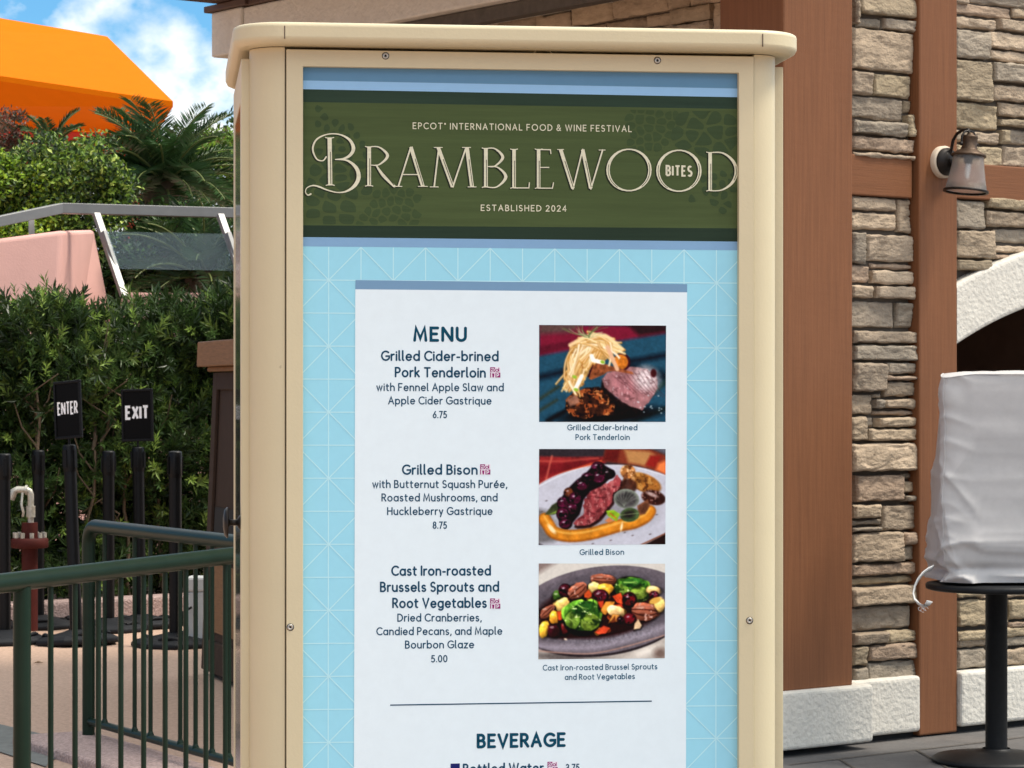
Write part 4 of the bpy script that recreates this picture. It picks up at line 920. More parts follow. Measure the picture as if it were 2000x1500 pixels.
# ledge stone
STONE_COLS = [(0.37,0.285,0.20),(0.34,0.265,0.19),(0.30,0.245,0.185),(0.40,0.31,0.215),(0.33,0.24,0.17),(0.30,0.25,0.19),(0.36,0.285,0.185),(0.42,0.325,0.23),(0.31,0.245,0.165)]
def stone_mesh(mb, s0, s1, z0, z1, n, rng, W, res=.016, gap=.0045, prot=None, layered=True):
    """one rough stone: a displaced face with rolled-back ragged edges"""
    s0 += gap*.6; s1 -= gap*.6; z0 += gap; z1 -= gap
    if s1-s0 < .012 or z1-z0 < .008: return
    nx = max(4, min(44, int((s1-s0)/res)+3)); nz = max(4, min(30, int((z1-z0)/(res*.75))+3))
    prot = rng.uniform(0, .042) if prot is None else prot
    c = rng.choice(STONE_COLS); k = rng.uniform(.84, 1.12); c = tuple(v*k for v in c)
    sd = rng.uniform(0, 100); tilt = rng.uniform(-.06, .06); tiltx = rng.uniform(-.03, .03)
    st = rng.random() < .6
    vs = []
    us = [i/(nx-1) for i in range(nx)]; ws = [j/(nz-1) for j in range(nz)]
    us = [0.5-0.5*math.cos(PI*(.18+.64*u))/math.cos(PI*.18) for u in us]; ws = [0.5-0.5*math.cos(PI*(.18+.64*u))/math.cos(PI*.18) for u in ws]
    e = min(.0065, (z1-z0)*.16)
    for w_ in ws:
        for u in us:
            s = s0+(s1-s0)*u; z = z0+(z1-z0)*w_
            du = min(u, 1-u)*(s1-s0); dw = min(w_, 1-w_)*(z1-z0); d = min(du, dw)
            ed = max(0, 1-d/e); 
            nn = mnoise.fractal(Vector((s*9+sd, z*16, sd)), .9, 2.0, 5)*.0065+mnoise.noise(Vector((s*4, z*5, sd+7)))*.007
            if st: q = (z-z0)*60+mnoise.noise(Vector((s*7, z*6, sd)))*1.5; nn += (abs((q % 1.0)-.5)-.25)*.010*(1 if layered else 0)
            nn += (w_-.5)*tilt*(z1-z0)*2+(u-.5)*tiltx*(s1-s0)
            nn -= ed*ed*.013; nn -= max(0, .07-abs(mnoise.noise(Vector((s*5+sd, z*19, sd*.7)))))*.10; nn -= max(0, .05-abs(mnoise.noise(Vector((s*16+sd, z*9, sd+21)))))*.07
            # ragged outline
            rg = mnoise.noise(Vector((s*23, z*23, sd+3)))*.006+mnoise.noise(Vector((s*8, z*8, sd+9)))*.005
            if dw <= 1e-6: z += rg*(1 if w_ < .5 else -1)
            if du <= 1e-6: s += rg*.8*(1 if u < .5 else -1)
            vs.append(W(s, n+.014+prot+nn, z))
    fs = [(j*nx+i, j*nx+i+1, (j+1)*nx+i+1, (j+1)*nx+i) for j in range(nz-1) for i in range(nx-1)]
    mb.add(vs, fs, c, True)
    bd = [i for i in range(nx)]+[(j+1)*nx-1 for j in range(1, nz)]+[nz*nx-1-i for i in range(1, nx)]+[(nz-1-j)*nx for j in range(1, nz-1)]
    k = len(bd); inner = [vs[i] for i in bd]
    out = []
    for i in bd:
        u, w_ = us[i % nx], ws[i//nx]; out.append(W(s0+(s1-s0)*u, n-.02, z0+(z1-z0)*w_))
    mb.add(inner+out, [(i, k+i, k+(i+1) % k, (i+1) % k) for i in range(k)], tuple(v*.95 for v in c), False)
def fill_stones(mb, s0, s1, z0, z1, n, rng, W, res=.03, ok=None, hmin=.05, hmax=.15):
    z = z0
    while z < z1-.01:
        h = rng.choice([rng.uniform(hmin, hmax*.7), rng.uniform(hmin, hmax)])
        if z1-z-h < hmin*.8: h = z1-z
        s = s0
        while s < s1-.01:
            l = rng.uniform(.16, .52)*(1.0 if h < .1 else .8)
            if s1-s-l < .12: l = s1-s
            parts = [(z, z+h)]
            if h > .11 and rng.random() < .45: m_ = z+h*rng.uniform(.4, .6); parts = [(z, m_), (m_, z+h)]
            for a, b in parts:
                if ok is None or ok((s+l/2), (a+b)/2): stone_mesh(mb, s, s+l, a, b, n, rng, W, res)
            s += l
        z += h
rng = random.Random(4)
def traced(mb, L):
    for x0, x1, y0, y1 in L:
        cx, cy = (x0+x1)/2, (y0+y1)/2
        a = BSZ(x0, cy, NS+.02)[0]; b = BSZ(x1, cy, NS+.02)[0]; z1 = BSZ(cx, y0, NS+.02)[1]; z0 = BSZ(cx, y1, NS+.02)[1]
        stone_mesh(mb, a, b, z0, z1, NS, rng, BW, .0105, .0045)
PA = [(1664,1673,-5,50),(1675,1790,-8,33),(1675,1721,34,57),(1723,1784,36,62),(1662,1782,58,140),(1662,1704,138,186),(1706,1779,144,191),(1662,1766,188,234),(1768,1782,194,222),(1768,1782,224,268),
 (1662,1766,236,266),(1662,1780,267,298),(1662,1780,299,312),(1662,1752,384,413),(1753,1780,388,456),(1662,1751,415,450),(1660,1688,453,515),(1691,1782,458,512),(1660,1699,517,553),(1703,1782,514,527),(1702,1782,528,556),
 (1660,1703,556,584),(1706,1782,558,585),(1660,1748,587,642),(1750,1782,589,642),(1660,1784,645,672),(1660,1784,673,706),(1660,1726,708,766),(1728,1784,707,732),(1728,1784,733,744),(1727,1784,745,776),(1660,1704,768,811),(1706,1723,768,778),(1725,1784,778,799),(1706,1724,779,799),
 (1706,1784,800,813),(1660,1691,813,862),(1692,1710,814,836),(1711,1784,814,835),(1693,1784,836,862),(1660,1784,864,921),(1670,1763,926,981),(1764,1784,923,936),(1764,1784,938,964),(1764,1784,966,982),(1660,1716,984,1013),(1660,1720,1014,1027),(1660,1716,1028,1039),(1720,1784,984,1036),
 (1660,1759,1039,1098),(1761,1784,1037,1064),(1761,1784,1065,1096),(1660,1784,1099,1124),(1660,1784,1125,1142),(1660,1784,1143,1182),(1660,1778,1183,1231),(1660,1729,1233,1259),(1730,1784,1229,1255),(1660,1690,1260,1301),(1692,1784,1256,1289),(1690,1784,1290,1330),(1660,1689,1302,1332)]
PBs = [(1860,1895,-12,8),(1896,2030,-20,14),(1860,1978,8,33),(1980,2040,16,38),(1860,1946,34,57),(1948,2050,39,66),(1860,1930,59,115),(1932,2050,66,100),(1932,2050,101,124),(1860,1934,117,199),(1937,2050,125,166),(1936,2050,168,201),(1860,1949,201,254),(1953,2050,202,232),(1952,2050,234,251),
 (1860,1950,256,281),(1952,1968,252,282),(1970,2050,254,285),(1862,1953,284,326),(1955,2050,287,330),(1860,1919,390,448),(1923,2050,388,412),(1922,2050,414,446),(1860,1938,449,506),(1942,2050,447,477),(1940,2050,479,496),(1862,1930,507,531),(1942,1985,497,508)]
PCs = [(1868,1914,1120,1155),(1916,2060,1118,1150),(1868,1913,1156,1168),(1868,1964,1169,1222),(1915,2060,1152,1167),(1966,2060,1168,1208),(1868,2060,1224,1246),(1966,2060,1210,1224),(1868,1925,1247,1264),(1927,2060,1240,1262),(1868,1924,1266,1306),(1926,2060,1264,1298)]
mb = MB(); traced(mb, [q for q in PA if q[2] > 350]); mb.build('stone_wall', M['stone'], bld, normals=False)
mb = MB(); traced(mb, [q for q in PA if q[2] < 350]); zt = BSZ(1728, -8, NS+.02)[1]; fill_stones(mb, spc-.01, sp2a+.02, zt+.004, ZT-.05, NS, rng, BW); mb.build('stone_wall', M['stone'], bld, normals=False)
mb = MB(); traced(mb, [q for q in PBs if q[2] < 350]); sB = BSZ(2051, 300, NS+.02)[0]; zt = BSZ(1960, -20, NS+.02)[1]
RZ, RI, RO, SC = -.712, 2.766, 3.019, 2.40
def arch_z(s, r): return RZ+math.sqrt(max(r*r-(s-SC)**2, 0))
zm = BSZ(1960, 333, NS+.02)[1]; fill_stones(mb, sB, 3.62, zm, zt, NS, rng, BW); fill_stones(mb, sp2b-.01, 3.62, zt+.004, ZT-.05, NS, rng, BW); mb.build('stone_wall', M['stone'], bld, normals=False)
mb = MB(); traced(mb, [q for q in PBs if q[2] > 350]); fill_stones(mb, sB, 3.62, 2.02, zm-.07, NS, rng, BW, ok=lambda s, z: z > arch_z(s, RI)+.1); mb.build('stone_wall', M['stone'], bld, normals=False)
mb = MB(); traced(mb, PCs); sC = BSZ(2061, 1200, NS+.02)[0]; zc = BSZ(1960, 1119, NS+.02)[1]
fill_stones(mb, sC, 3.62, .28, zc, NS, rng, BW); fill_stones(mb, sp2b-.01, 3.62, zc+.003, 1.0, NS, rng, BW); mb.build('stone_wall', M['stone'], bld, normals=False)
mb = MB(); fill_stones(mb, 3.86, 6.2, .28, ZT-.05, NS, rng, BW, res=.05); mb.build('stone_wall', M['stone'], bld, normals=False)
# backing walls
mb = MB(); bbox(.02, sp2b-.05, -.36, NS-.004, .04, ZT-.02, mb); bbox(3.64, 6.4, -.36, NS-.004, .04, ZT-.02, mb); bbox(sp2b-.04, 3.63, -.36, NS-.004, .04, .98, mb)
mb.build('backing_wall', M['mortar'], bld)
mb = MB()   # backing above the arch
n = 24; pts = [BW(sp2b-.04+(3.67-sp2b)*i/n, NS-.004, arch_z(sp2b-.04+(3.67-sp2b)*i/n, RI+.12)) for i in range(n+1)]+[BW(3.63, NS-.004, ZT-.02), BW(sp2b-.04, NS-.004, ZT-.02)]
mb.prism(pts, -BN*.17); mb.build('backing_wall', M['mortar'], bld)
# stucco arch
mb = MB(); n = 40; s0, s1 = sp2b+.0015, 3.618; a = []; 
for i in range(n+1):
    s = s0+(s1-s0)*i/n; a.append((s, arch_z(s, RI), arch_z(s, RO)))
for i in range(n):
    p, q = a[i], a[i+1]
    vs = [BW(p[0],-.124,p[1]), BW(q[0],-.124,q[1]), BW(q[0],-.124,q[2]), BW(p[0],-.124,p[2]), BW(p[0],-.42,p[1]), BW(q[0],-.42,q[1]), BW(q[0],-.42,q[2]), BW(p[0],-.42,p[2])]
    mb.add(vs, [(0,1,2,3), (5,4,7,6), (4,5,1,0), (3,2,6,7)])
mb.build('arch', M['stucco'], bld, weld=True, bevel=.02, seg=3)
tbox('counter', M['stucco'], sp2b+.002, 3.617, -.75, -.12, .985, 1.05, .012)
# dim room behind the opening
mb = MB(); bbox(sp2b-.2, 3.9, -3.0, -2.9, .3, 3.6, mb); bbox(sp2b-.3, sp2b-.2, -3.0, -.37, .3, 3.6, mb); bbox(3.9, 4.0, -3.0, -.37, .3, 3.6, mb); bbox(sp2b-.3, 4.0, -3.0, -.37, 2.75, 2.8, mb); bbox(sp2b-.3, 4.0, -3.0, -.37, .25, .3, mb)
mb.build('room', M['interior'], bld)
tbox('panel_door', M['brown_trim'], 1.5, 2.3, -2.89, -2.85, .3, 2.3)
tbox('shelf', M['interior'], 2.4, 3.6, -2.89, -2.5, 1.4, 1.44)
# left flank, running back from the corner post: stone, pale frieze, eave
def LW(t, q, z): return BO+BN*(-t)+BU*(.10-q)+Vector((0,0,z))    # t back along the flank, q out of it
mb = MB()
def LWs(s, n_, z): return LW(s, n_-.33, z)
fill_stones(mb, .41, 4.15, 2.1, 4.2, -.02, random.Random(9), LWs, res=.025, hmin=.10, hmax=.30); fill_stones(mb, .41, 4.15, .3, 2.1, -.02, random.Random(10), LWs, res=.08, hmin=.07, hmax=.2)
mb.build('stone_wall', M['stone'], bld, normals=False)
def lbox(mb, t0, t1, q0, q1, z0, z1): return mb.hexa([LW(t1,q1,z0), LW(t0,q1,z0), LW(t0,q0,z0), LW(t1,q0,z0), LW(t1,q1,z1), LW(t0,q1,z1), LW(t0,q0,z1), LW(t1,q0,z1)])
mb = MB(); lbox(mb, .41, 4.15, -.6, -.36, .04, ZT-.02); mb.build('backing_wall', M['mortar'], bld)
mb = MB(); lbox(mb, .42, 4.30, -.36, .16, 3.445, 3.68); mb.build('frieze', M['stucco'], bld, bevel=.01)
mb = MB(); lbox(mb, 4.30, 4.62, -.36, .175, 3.435, 3.685); mb.build('frieze', M['stucco'], bld, bevel=.012)
mb = MB(); lbox(mb, 4.22, 4.66, -.10, .20, 3.686, 3.722); mb.build('eave_trim', M['brown_trim'], bld, bevel=.005)
mb = MB(); lbox(mb, .42, 4.219, -.05, .18, 3.682, 3.71); mb.build('eave_trim', M['brown_trim'], bld, bevel=.005)
mb = MB(); lbox(mb, .41, 4.12, .02, .10, 3.37, 3.44); mb.build('lower_trim', M['mortar'], bld, bevel=.004)
for t in (4.46, 3.4, 2.3, 1.2):
    mb = MB(); lbox(mb, t-.09, t+.09, .0, .62, 3.726, 3.86); mb.build('rafter', M['brown_trim'], bld, bevel=.008)
mb = MB(); lbox(mb, -.35, 4.30, -.1, 1.9, 3.865, 3.95); mb.build('eave', M['brown_trim'], bld, bevel=.01)  # overhang stretched out of view to shade the flank and corner post
mb = MB(); bbox(-.1, 6.8, -4.3, .02, ZT, ZT+.14, mb); mb.build('roof', M['brown_trim'], bld, bevel=.01)
mb = MB(); lbox(mb, 4.13, 4.25, -6.5, -.37, .02, ZT-.03); mb.build('back_wall', M['mortar'], bld)
mb = MB(); bbox(6.5, 6.6, -4.1, -.42, .02, ZT-.03, mb); mb.build('side_wall', M['mortar'], bld)
# crossbeam on the flank's corner post: nothing more is visible there

# ------------------------------------------------------------------ wall lantern
M['lamp_disc'] = mk('cream_mount', (0.62,0.52,0.40), 0.6, var=0.05, scale=30)
M['brass'] = mk('aged_brass', (0.085, 0.055, 0.036), 0.5, metal=0.7, var=0.35, scale=60)
M['seeded_glass'] = mk('seeded_glass', (0.86,0.85,0.84), 0.34, var=0, trans=0.93, ior=1.15, bump=0.5, bscale=160, bdist=0.004)
sl_, zl_ = BSZ(1839, 317, -.12)
lo = BW(sl_, -.12, zl_)
lan = thing('wall_lantern', lo, 'dark bronze wall lantern with clear flared glass shade on round cream mount', 'wall lamp')
mN = Matrix(((BU.x, 0, BN.x), (BU.y, 0, BN.y), (0, 1, 0)))        # local z -> out of the wall, y -> up
mb = MB(); mb.lathe([(.073,0), (.073,.022), (.069,.028), (.001,.028)], lo, mN, 36); mb.build('mount', M['lamp_disc'], lan)
mb = MB(); mb.lathe([(.063,.028), (.063,.040), (.052,.044), (.050,.056), (.020,.060), (.001,.061)], lo, mN, 36); mb.lathe([(.016,.060), (.016,.075), (.001,.078)], lo+BU*.0+Vector((0,0,.0)), mN, 14); mb.build('backplate', M['bronze'], lan)
LAX = .168
sh = lo+BN*LAX+Vector((0,0,.03))        # top centre of the shade
tl_ = Matrix.Rotation(R(5), 3, 'Y') @ Matrix.Rotation(R(-3), 3, 'X')
mb = MB(); P = [lo+BN*.058+Vector((0,0,.03))]
for k in range(13):
    t = k/12; P.append(lo+BN*(.07+t*(LAX-.07))+Vector((0,0,.05+.105*math.sin(PI*min(t*.62+.0,1)) )))
P = [lo+BN*.05+Vector((0,0,.025)), lo+BN*.062+Vector((0,0,.06)), lo+BN*.072+Vector((0,0,.095)), lo+BN*.095+Vector((0,0,.122)), lo+BN*.13+Vector((0,0,.136)), lo+BN*.165+Vector((0,0,.135)), lo+BN*LAX+Vector((0,0,.122))]
mb.tube(P, .0075, 10); mb.tube([lo+BN*.03+Vector((0,0,-.02)), lo+BN*.09+Vector((0,0,-.022))], .006, 8)
for k in (-1, 1):                        # little hoop that carries the cap
    mb.tube([sh+BU*.0+Vector((0,0,.10)), sh+BU*.028*k+Vector((0,0,.095)), sh+BU*.044*k+Vector((0,0,.072)), sh+BU*.046*k+Vector((0,0,.045))], .0055, 8)
    mb.lathe([(.001,-.009),(.009,-.006),(.009,.006),(.001,.009)], sh+BU*.049*k+Vector((0,0,.040)), None, 10)
mb.build('arm', M['bronze'], lan)
mb = MB(); mb.lathe([(.001,.092),(.014,.090),(.016,.082),(.034,.078),(.036,.070),(.034,.066),(.034,.028),(.037,.024),(.037,.018),(.042,.014),(.076,-.006),(.080,-.012),(.078,-.016),(.060,-.014)], sh, tl_, 36, closed=False); mb.build('cap', M['brass'], lan)
mb = MB(); mb.lathe([(.069,-.016),(.073,-.06),(.083,-.12),(.094,-.170),(.091,-.170),(.080,-.12),(.070,-.06),(.066,-.016)], sh, tl_, 48, closed=False); mb.build('glass_shade', M['seeded_glass'], lan)
mb = MB(); mb.lathe([(.090,-.168),(.101,-.168),(.102,-.173),(.101,-.178),(.090,-.178)], sh, tl_, 48, closed=False); mb.build('shade_rim', M['bronze'], lan)
M['bulb'] = mk('frosted_bulb', (0.8,0.8,0.78), 0.3, var=0)
mb = MB(); mb.lathe([(.020,-.014),(.020,-.045),(.012,-.05)], sh, tl_, 16); mb.build('socket', M['bronze'], lan)
mb = MB(); mb.lathe([(.011,-.05),(.013,-.07),(.011,-.105),(.001,-.115)], sh, tl_, 16); mb.build('bulb', M['bulb'], lan)

# ------------------------------------------------------------------ cafe table with its covered load
M['table_black'] = mk('black_table_metal', (0.0075,0.008,0.009), 0.5, spec=.3, var=0.25, scale=20, bump=0.1, bscale=120)
M['fabric'] = mk('grey_cover_cloth', (0.50,0.48,0.468), 0.85, var=0.05, scale=18, bump=0.25, bscale=700, bdist=0.001, spec=0.2)
M['strap'] = mk('white_strap', (0.78,0.77,0.74), 0.8, var=0.04, scale=40, bump=0.3, bscale=500, bdist=0.001)
tbp = at(1946, 1490, 11.4); tx, ty = tbp.x, 11.4; TZ = .757
tb = thing('pedestal_table', (tx, ty, 0), 'round black pedestal cafe table beside the timber post, carrying a covered load', 'table')
mb = MB(); mb.lathe([(.001,0.006),(.262,.006),(.270,.012),(.270,.020),(.255,.030),(.10,.052),(.062,.058),(.058,.064)], (tx,ty,0), None, 56, closed=False); mb.build('base', M['table_black'], tb)
mb = MB(); mb.lathe([(.046,.055),(.046,.715),(.09,.718),(.09,.730)], (tx,ty,0), None, 28, closed=False); mb.build('pole', M['table_black'], tb)
mb = MB(); mb.lathe([(.001,.728),(.275,.728),(.292,.733),(.295,.741),(.295,.750),(.290,.756),(.001,.757)], (tx,ty,0), None, 64, closed=False); mb.build('tabletop', M['table_black'], tb)
# load: dark tray under a drawstring cloth cover
tr_a = at(1917, 1140, 11.16)
mb = MB(); mb.box((tr_a.x+.26, 11.50, TZ+.018), (.42, .36, .033)); tag(mb.build('equipment_tray', M['table_black'], None, bevel=.012), 'shallow black tray peeping out under the grey cloth cover', 'tray')
cx0 = at(1817, 1100, 11.35).x; cW, cD = .60, .46
ccx, ccy = at(1841, 900, 11.24).x+cW/2, 11.24+cD/2
cov = thing('equipment_cover', (ccx, ccy, TZ), 'pale grey drawstring cloth cover pulled over tall equipment on the black table', 'cloth cover')
mb = MB(); NA, NZ = 260, 120; vs = []
ztop = H+(HY-729)*11.24/F
def supe(a, hw, hd, p): 
    c, s = math.cos(a), math.sin(a); return (hw*math.copysign(abs(c)**(2/p), c), hd*math.copysign(abs(s)**(2/p), s))
for j in range(NZ+1):
    t = j/NZ; z = TZ+.012+(ztop-TZ-.012)*t
    for i in range(NA):
        a = 2*PI*i/NA+.003; hw, hd = cW/2, cD/2
        p = 14-7*(1-t)
        k = 1.0-.02*max(0, t-.12)
        if t < .30: k *= 1+.03*math.sin(PI*(t-.07)/.23) if t > .07 else 1.0   # slack belly above the drawstring
        if t < .10: k *= 1-.075*math.exp(-((t-.055)/.022)**2)+.0*t               # gathered at the drawstring
        x, y = supe(a, hw*k, hd*k, p)
        nrm = Vector((x/hw, y/hd, 0)); nrm = Vector((math.copysign(abs(nrm.x)**5, nrm.x), math.copysign(abs(nrm.y)**5, nrm.y), 0)).normalized()
        if x < 0: x += .085*max(0, t-.1)*(y/hd+1)/2         # back corner leans in towards the top
        zz = z-TZ; low = max(0, 1-zz/.30); q = x-y*.8           # q runs round the left front corner
        N3 = lambda a_, b_, c_: mnoise.noise(Vector((a_, b_, c_)))
        d = mnoise.fractal(Vector((x*2.6, y*2.6, zz*1.5)), 1, 2, 3)*.012
        d += max(0, 1-abs(N3(q*5.0+zz*.8, zz*.9, 5.5))*3.0)**2*.010*(.4+.6*(1-low))      # long soft upright folds
        d += max(0, 1-abs(N3(q*3.4+zz*2.9, zz*.8, 8.8))*4)**2*.007
        d += low**.7*(max(0, 1-abs(N3(q*3.2+zz*5.5, zz*7.0, 9.2))*3.4)**1.6*.022+max(0, 1-abs(N3(q*3.4-zz*6.5, zz*6.0, 1.7))*3.6)**1.6*.020-.010)
        d += low*N3(q*7, zz*11, 4.4)*.008
        sd_ = math.hypot(x+cW/2, (y+cD/2)*1.0)                 # wrinkles running out of the sewn corner
        d += math.exp(-sd_/.10)*(max(0, 1-abs(N3(zz*13+sd_*5, sd_*3, 2.2))*2.6)-.3)*.009
        d += max(0, 1-abs(N3(q*4.2-zz*2.3, zz*.7+q*.4, 6.6))*3.4)**1.6*.012
        d += max(0, 1-abs(N3(q*6.2+.6, zz*.5, 12.5))*3.6)**2*.009
        if t < .075: d += math.sin(q*95+N3(q*14, 0, 0)*3)*.0035*(1-t/.08)
        lift_ = low*N3(q*4.5, 1.3, 0)*.016*min(1, t/.05)
        drp = -.03*max(0, t-.8)/.2*(abs(x/hw)*abs(y/hd))**3
        vs.append(Vector((ccx+x, ccy+y, z+lift_+drp))+nrm*d)
fs = [(j*NA+i, j*NA+(i+1) % NA, (j+1)*NA+(i+1) % NA, (j+1)*NA+i) for j in range(NZ) for i in range(NA)]
mb.add(vs, fs, None, True)
last = vs[NZ*NA:]; rings = [last]
for q in (.985, .95, .85, .65, .4, .15):
    rg = []
    for i, v in enumerate(last):
        x, y = v.x-ccx, v.y-ccy; zz = ztop+(v.z-ztop)*q**12+.006*(1-(1-q)*0)*(1-q**6)+.012*mnoise.noise(Vector((x*q*6, y*q*6, 4)))*(1-q)*2+(y*q+.23)*.010*(1-q**8)
        rg.append(Vector((ccx+x*q, ccy+y*q, zz)))
    rings.append(rg)
for a, b in zip(rings[:-1], rings[1:]):
    mb.add(a+b, [(i, (i+1) % NA, NA+(i+1) % NA, NA+i) for i in range(NA)], None, True)
mb.add(rings[-1], [tuple(range(NA))], None, True)
mb.build('cloth', M['fabric'], cov, weld=True)
mb = MB()   # stitched seams at the two front corners
for i0 in (int(NA*.606), int(NA*.895)):
    P = [vs[j*NA+i0]+(vs[j*NA+i0]-Vector((ccx, ccy, vs[j*NA+i0].z))).normalized()*.0012 for j in range(12, NZ+1, 2)]; mb.tube(P, .0028, 6)
P = [rings[0][i]+Vector((0,0,.001)) for i in range(0, NA, 2)]; mb.tube(P+[P[0]], .0026, 6)
mb.build('seam', M['fabric'], cov)
mb = MB(); D = 11.22
P = [at(1822,1108,D+.03), at(1812,1113,D), at(1802,1121,D-.02), at(1793,1132,D-.03), at(1787,1145,D-.03), at(1784,1158,D-.03), at(1787,1170,D-.03), at(1794,1179,D-.035), at(1804,1184,D-.04), at(1811,1181,D-.05), at(1816,1174,D-.06)]
up_ = Vector((.35,-.93,.15)).normalized(); vs2 = []
for i, p in enumerate(P):
    t = (P[min(i+1,len(P)-1)]-P[max(i-1,0)]).normalized(); wd = up_ if i < 7 else (up_*.7+Vector((.6,0,.5))).normalized(); wd = (wd-t*wd.dot(t)).normalized(); th = t.cross(wd)*.0012
    wv = .012+.003*(i/len(P)); wd = (wd*.75+t.cross(wd)*.66).normalized()
    vs2 += [p-wd*wv-th, p+wd*wv-th, p+wd*wv+th, p-wd*wv+th]
mb.add(vs2, [(4*i+a, 4*i+(a+1) % 4, 4*i+4+(a+1) % 4, 4*i+4+a) for i in range(len(P)-1) for a in range(4)]+[(3,2,1,0), tuple(4*len(P)-4+a for a in range(4))], None, True)
mb.build('strap', M['strap'], cov)
mb = MB()
for k in range(3):
    c = at(1798+k*5, 1188+k % 2*3, D-.04); mb.tube([c+Vector((.010*math.cos(a), 0, .008*math.sin(a)-.002)) for a in [i*PI/5 for i in range(9)]], .0009, 5)
mb.build('frayed_thread', M['strap'], cov)
# ------------------------------------------------------------------ green railings
M['green_paint'] = mk('dark_green_paint', (0.0050,0.0175,0.0095), 0.40, var=0.12, scale=12, bump=0.06, bscale=120, bdist=0.002, blotch=0.06, blotch_col=(0.05,0.06,0.045), spec=0.25)
def railing(label, A, B, name='safety_railing', top=1.0, low=.105, posts=(), bal=(), rt=.030, rb=.0095, bend=True, rp=.028):
    """A -> B along the ground; positions of posts and balusters are fractions"""
    A, B = Vector(A), Vector(B); d = (B-A); L_ = d.length; u = d.normalized()
    t = thing(name, A, label, 'railing', 'green metal railings')
    mb = MB(); r0 = .085
    if bend:
        P = [A+Vector((0,0,top-.30))]+[A+u*(r0-r0*math.cos(a))+Vector((0,0,top-rt-r0+r0*math.sin(a))) for a in [PI/2*k/8 for k in range(9)]]+[B+Vector((0,0,top-rt))]
    else: P = [A+Vector((0,0,top-rt)), B+Vector((0,0,top-rt))]
    mb.tube(P, rt, 18); mb.build('handrail', M['green_paint'], t)
    mb = MB(); mb.tube([A+Vector((0,0,low)), B+Vector((0,0,low))], .018, 12); mb.build('bottom_rail', M['green_paint'], t)
    for q in posts:
        p = A+d*q; mb = MB(); mb.tube([p+Vector((0,0,.0)), p+Vector((0,0,top-(.30 if (q == 0 and bend) else rt*1.6)))], rp, 16); mb.lathe([(.05,.002),(.05,.012),(.028,.02)], p, None, 20); mb.build('post', M['green_paint'], t)
    for q in bal:
        p = A+d*q; mb = MB(); mb.tube([p+Vector((0,0,low+.010)), p+Vector((0,0,top-rt*1.7))], rb, 10); mb.lathe([(rb*1.0,low+.030),(rb*1.55,low+.016),(rb*1.7,low+.008)], p, None, 10, closed=False); mb.build('baluster', M['green_paint'], t)
    return t
def frac(px, A, B):
    A, B = Vector(A), Vector(B); d = B-A; k = (px-CX)/F; return (k*A.y-A.x)/(d.x-k*d.y)
# far rail: from its bent end towards the kiosk
A1 = at(173, 1010, 12.0); A1.z = 0; B1 = at(455, 1045, 10.67); B1.z = 0; E1 = A1+(B1-A1)*1.32
railing('far green metal railing whose handrail bends down at its end post', A1, E1, posts=(0, .985), bal=[frac(x, A1, E1) for x in (204.5,263,294,352,382,414,447,483,520,560) if frac(x, A1, E1) < .96])
A2 = at(0, 1120, 8.33); A2.z = 0; B2 = at(455, 1068, 9.78); B2.z = 0; S2 = A2-(B2-A2)*1.9; E2 = A2+(B2-A2)*1.10
xs = [-260,-214,-168,-122,-78,-22,99,146.5,192,236,280.5,322.5,363,402,440,474,508]
railing('near green metal railing passing in front of the other and rising to the right', S2, E2, posts=(0, frac(43, S2, E2), .995), bal=[frac(x, S2, E2) for x in xs if 0 < frac(x, S2, E2) < .98], bend=False, rt=.031, rb=.0092)
# pink kerb under the far rail
u = (E1-A1).normalized(); nrm = Vector((-u.y, u.x, 0)); K0 = A1-u*.16; K1 = E1+u*.3
if nrm.y < 0: nrm = -nrm
mb = MB(); P = [K0-nrm*.30, K1-nrm*.30, K1+nrm*.07, K0+nrm*.07]
mb.hexa([p+Vector((0,0,-.05)) for p in P]+[p+Vector((0,0,.045)) for p in P]); tag(mb.build('kerb', M['aggregate'], None, bevel=.02, seg=3), kind='structure')

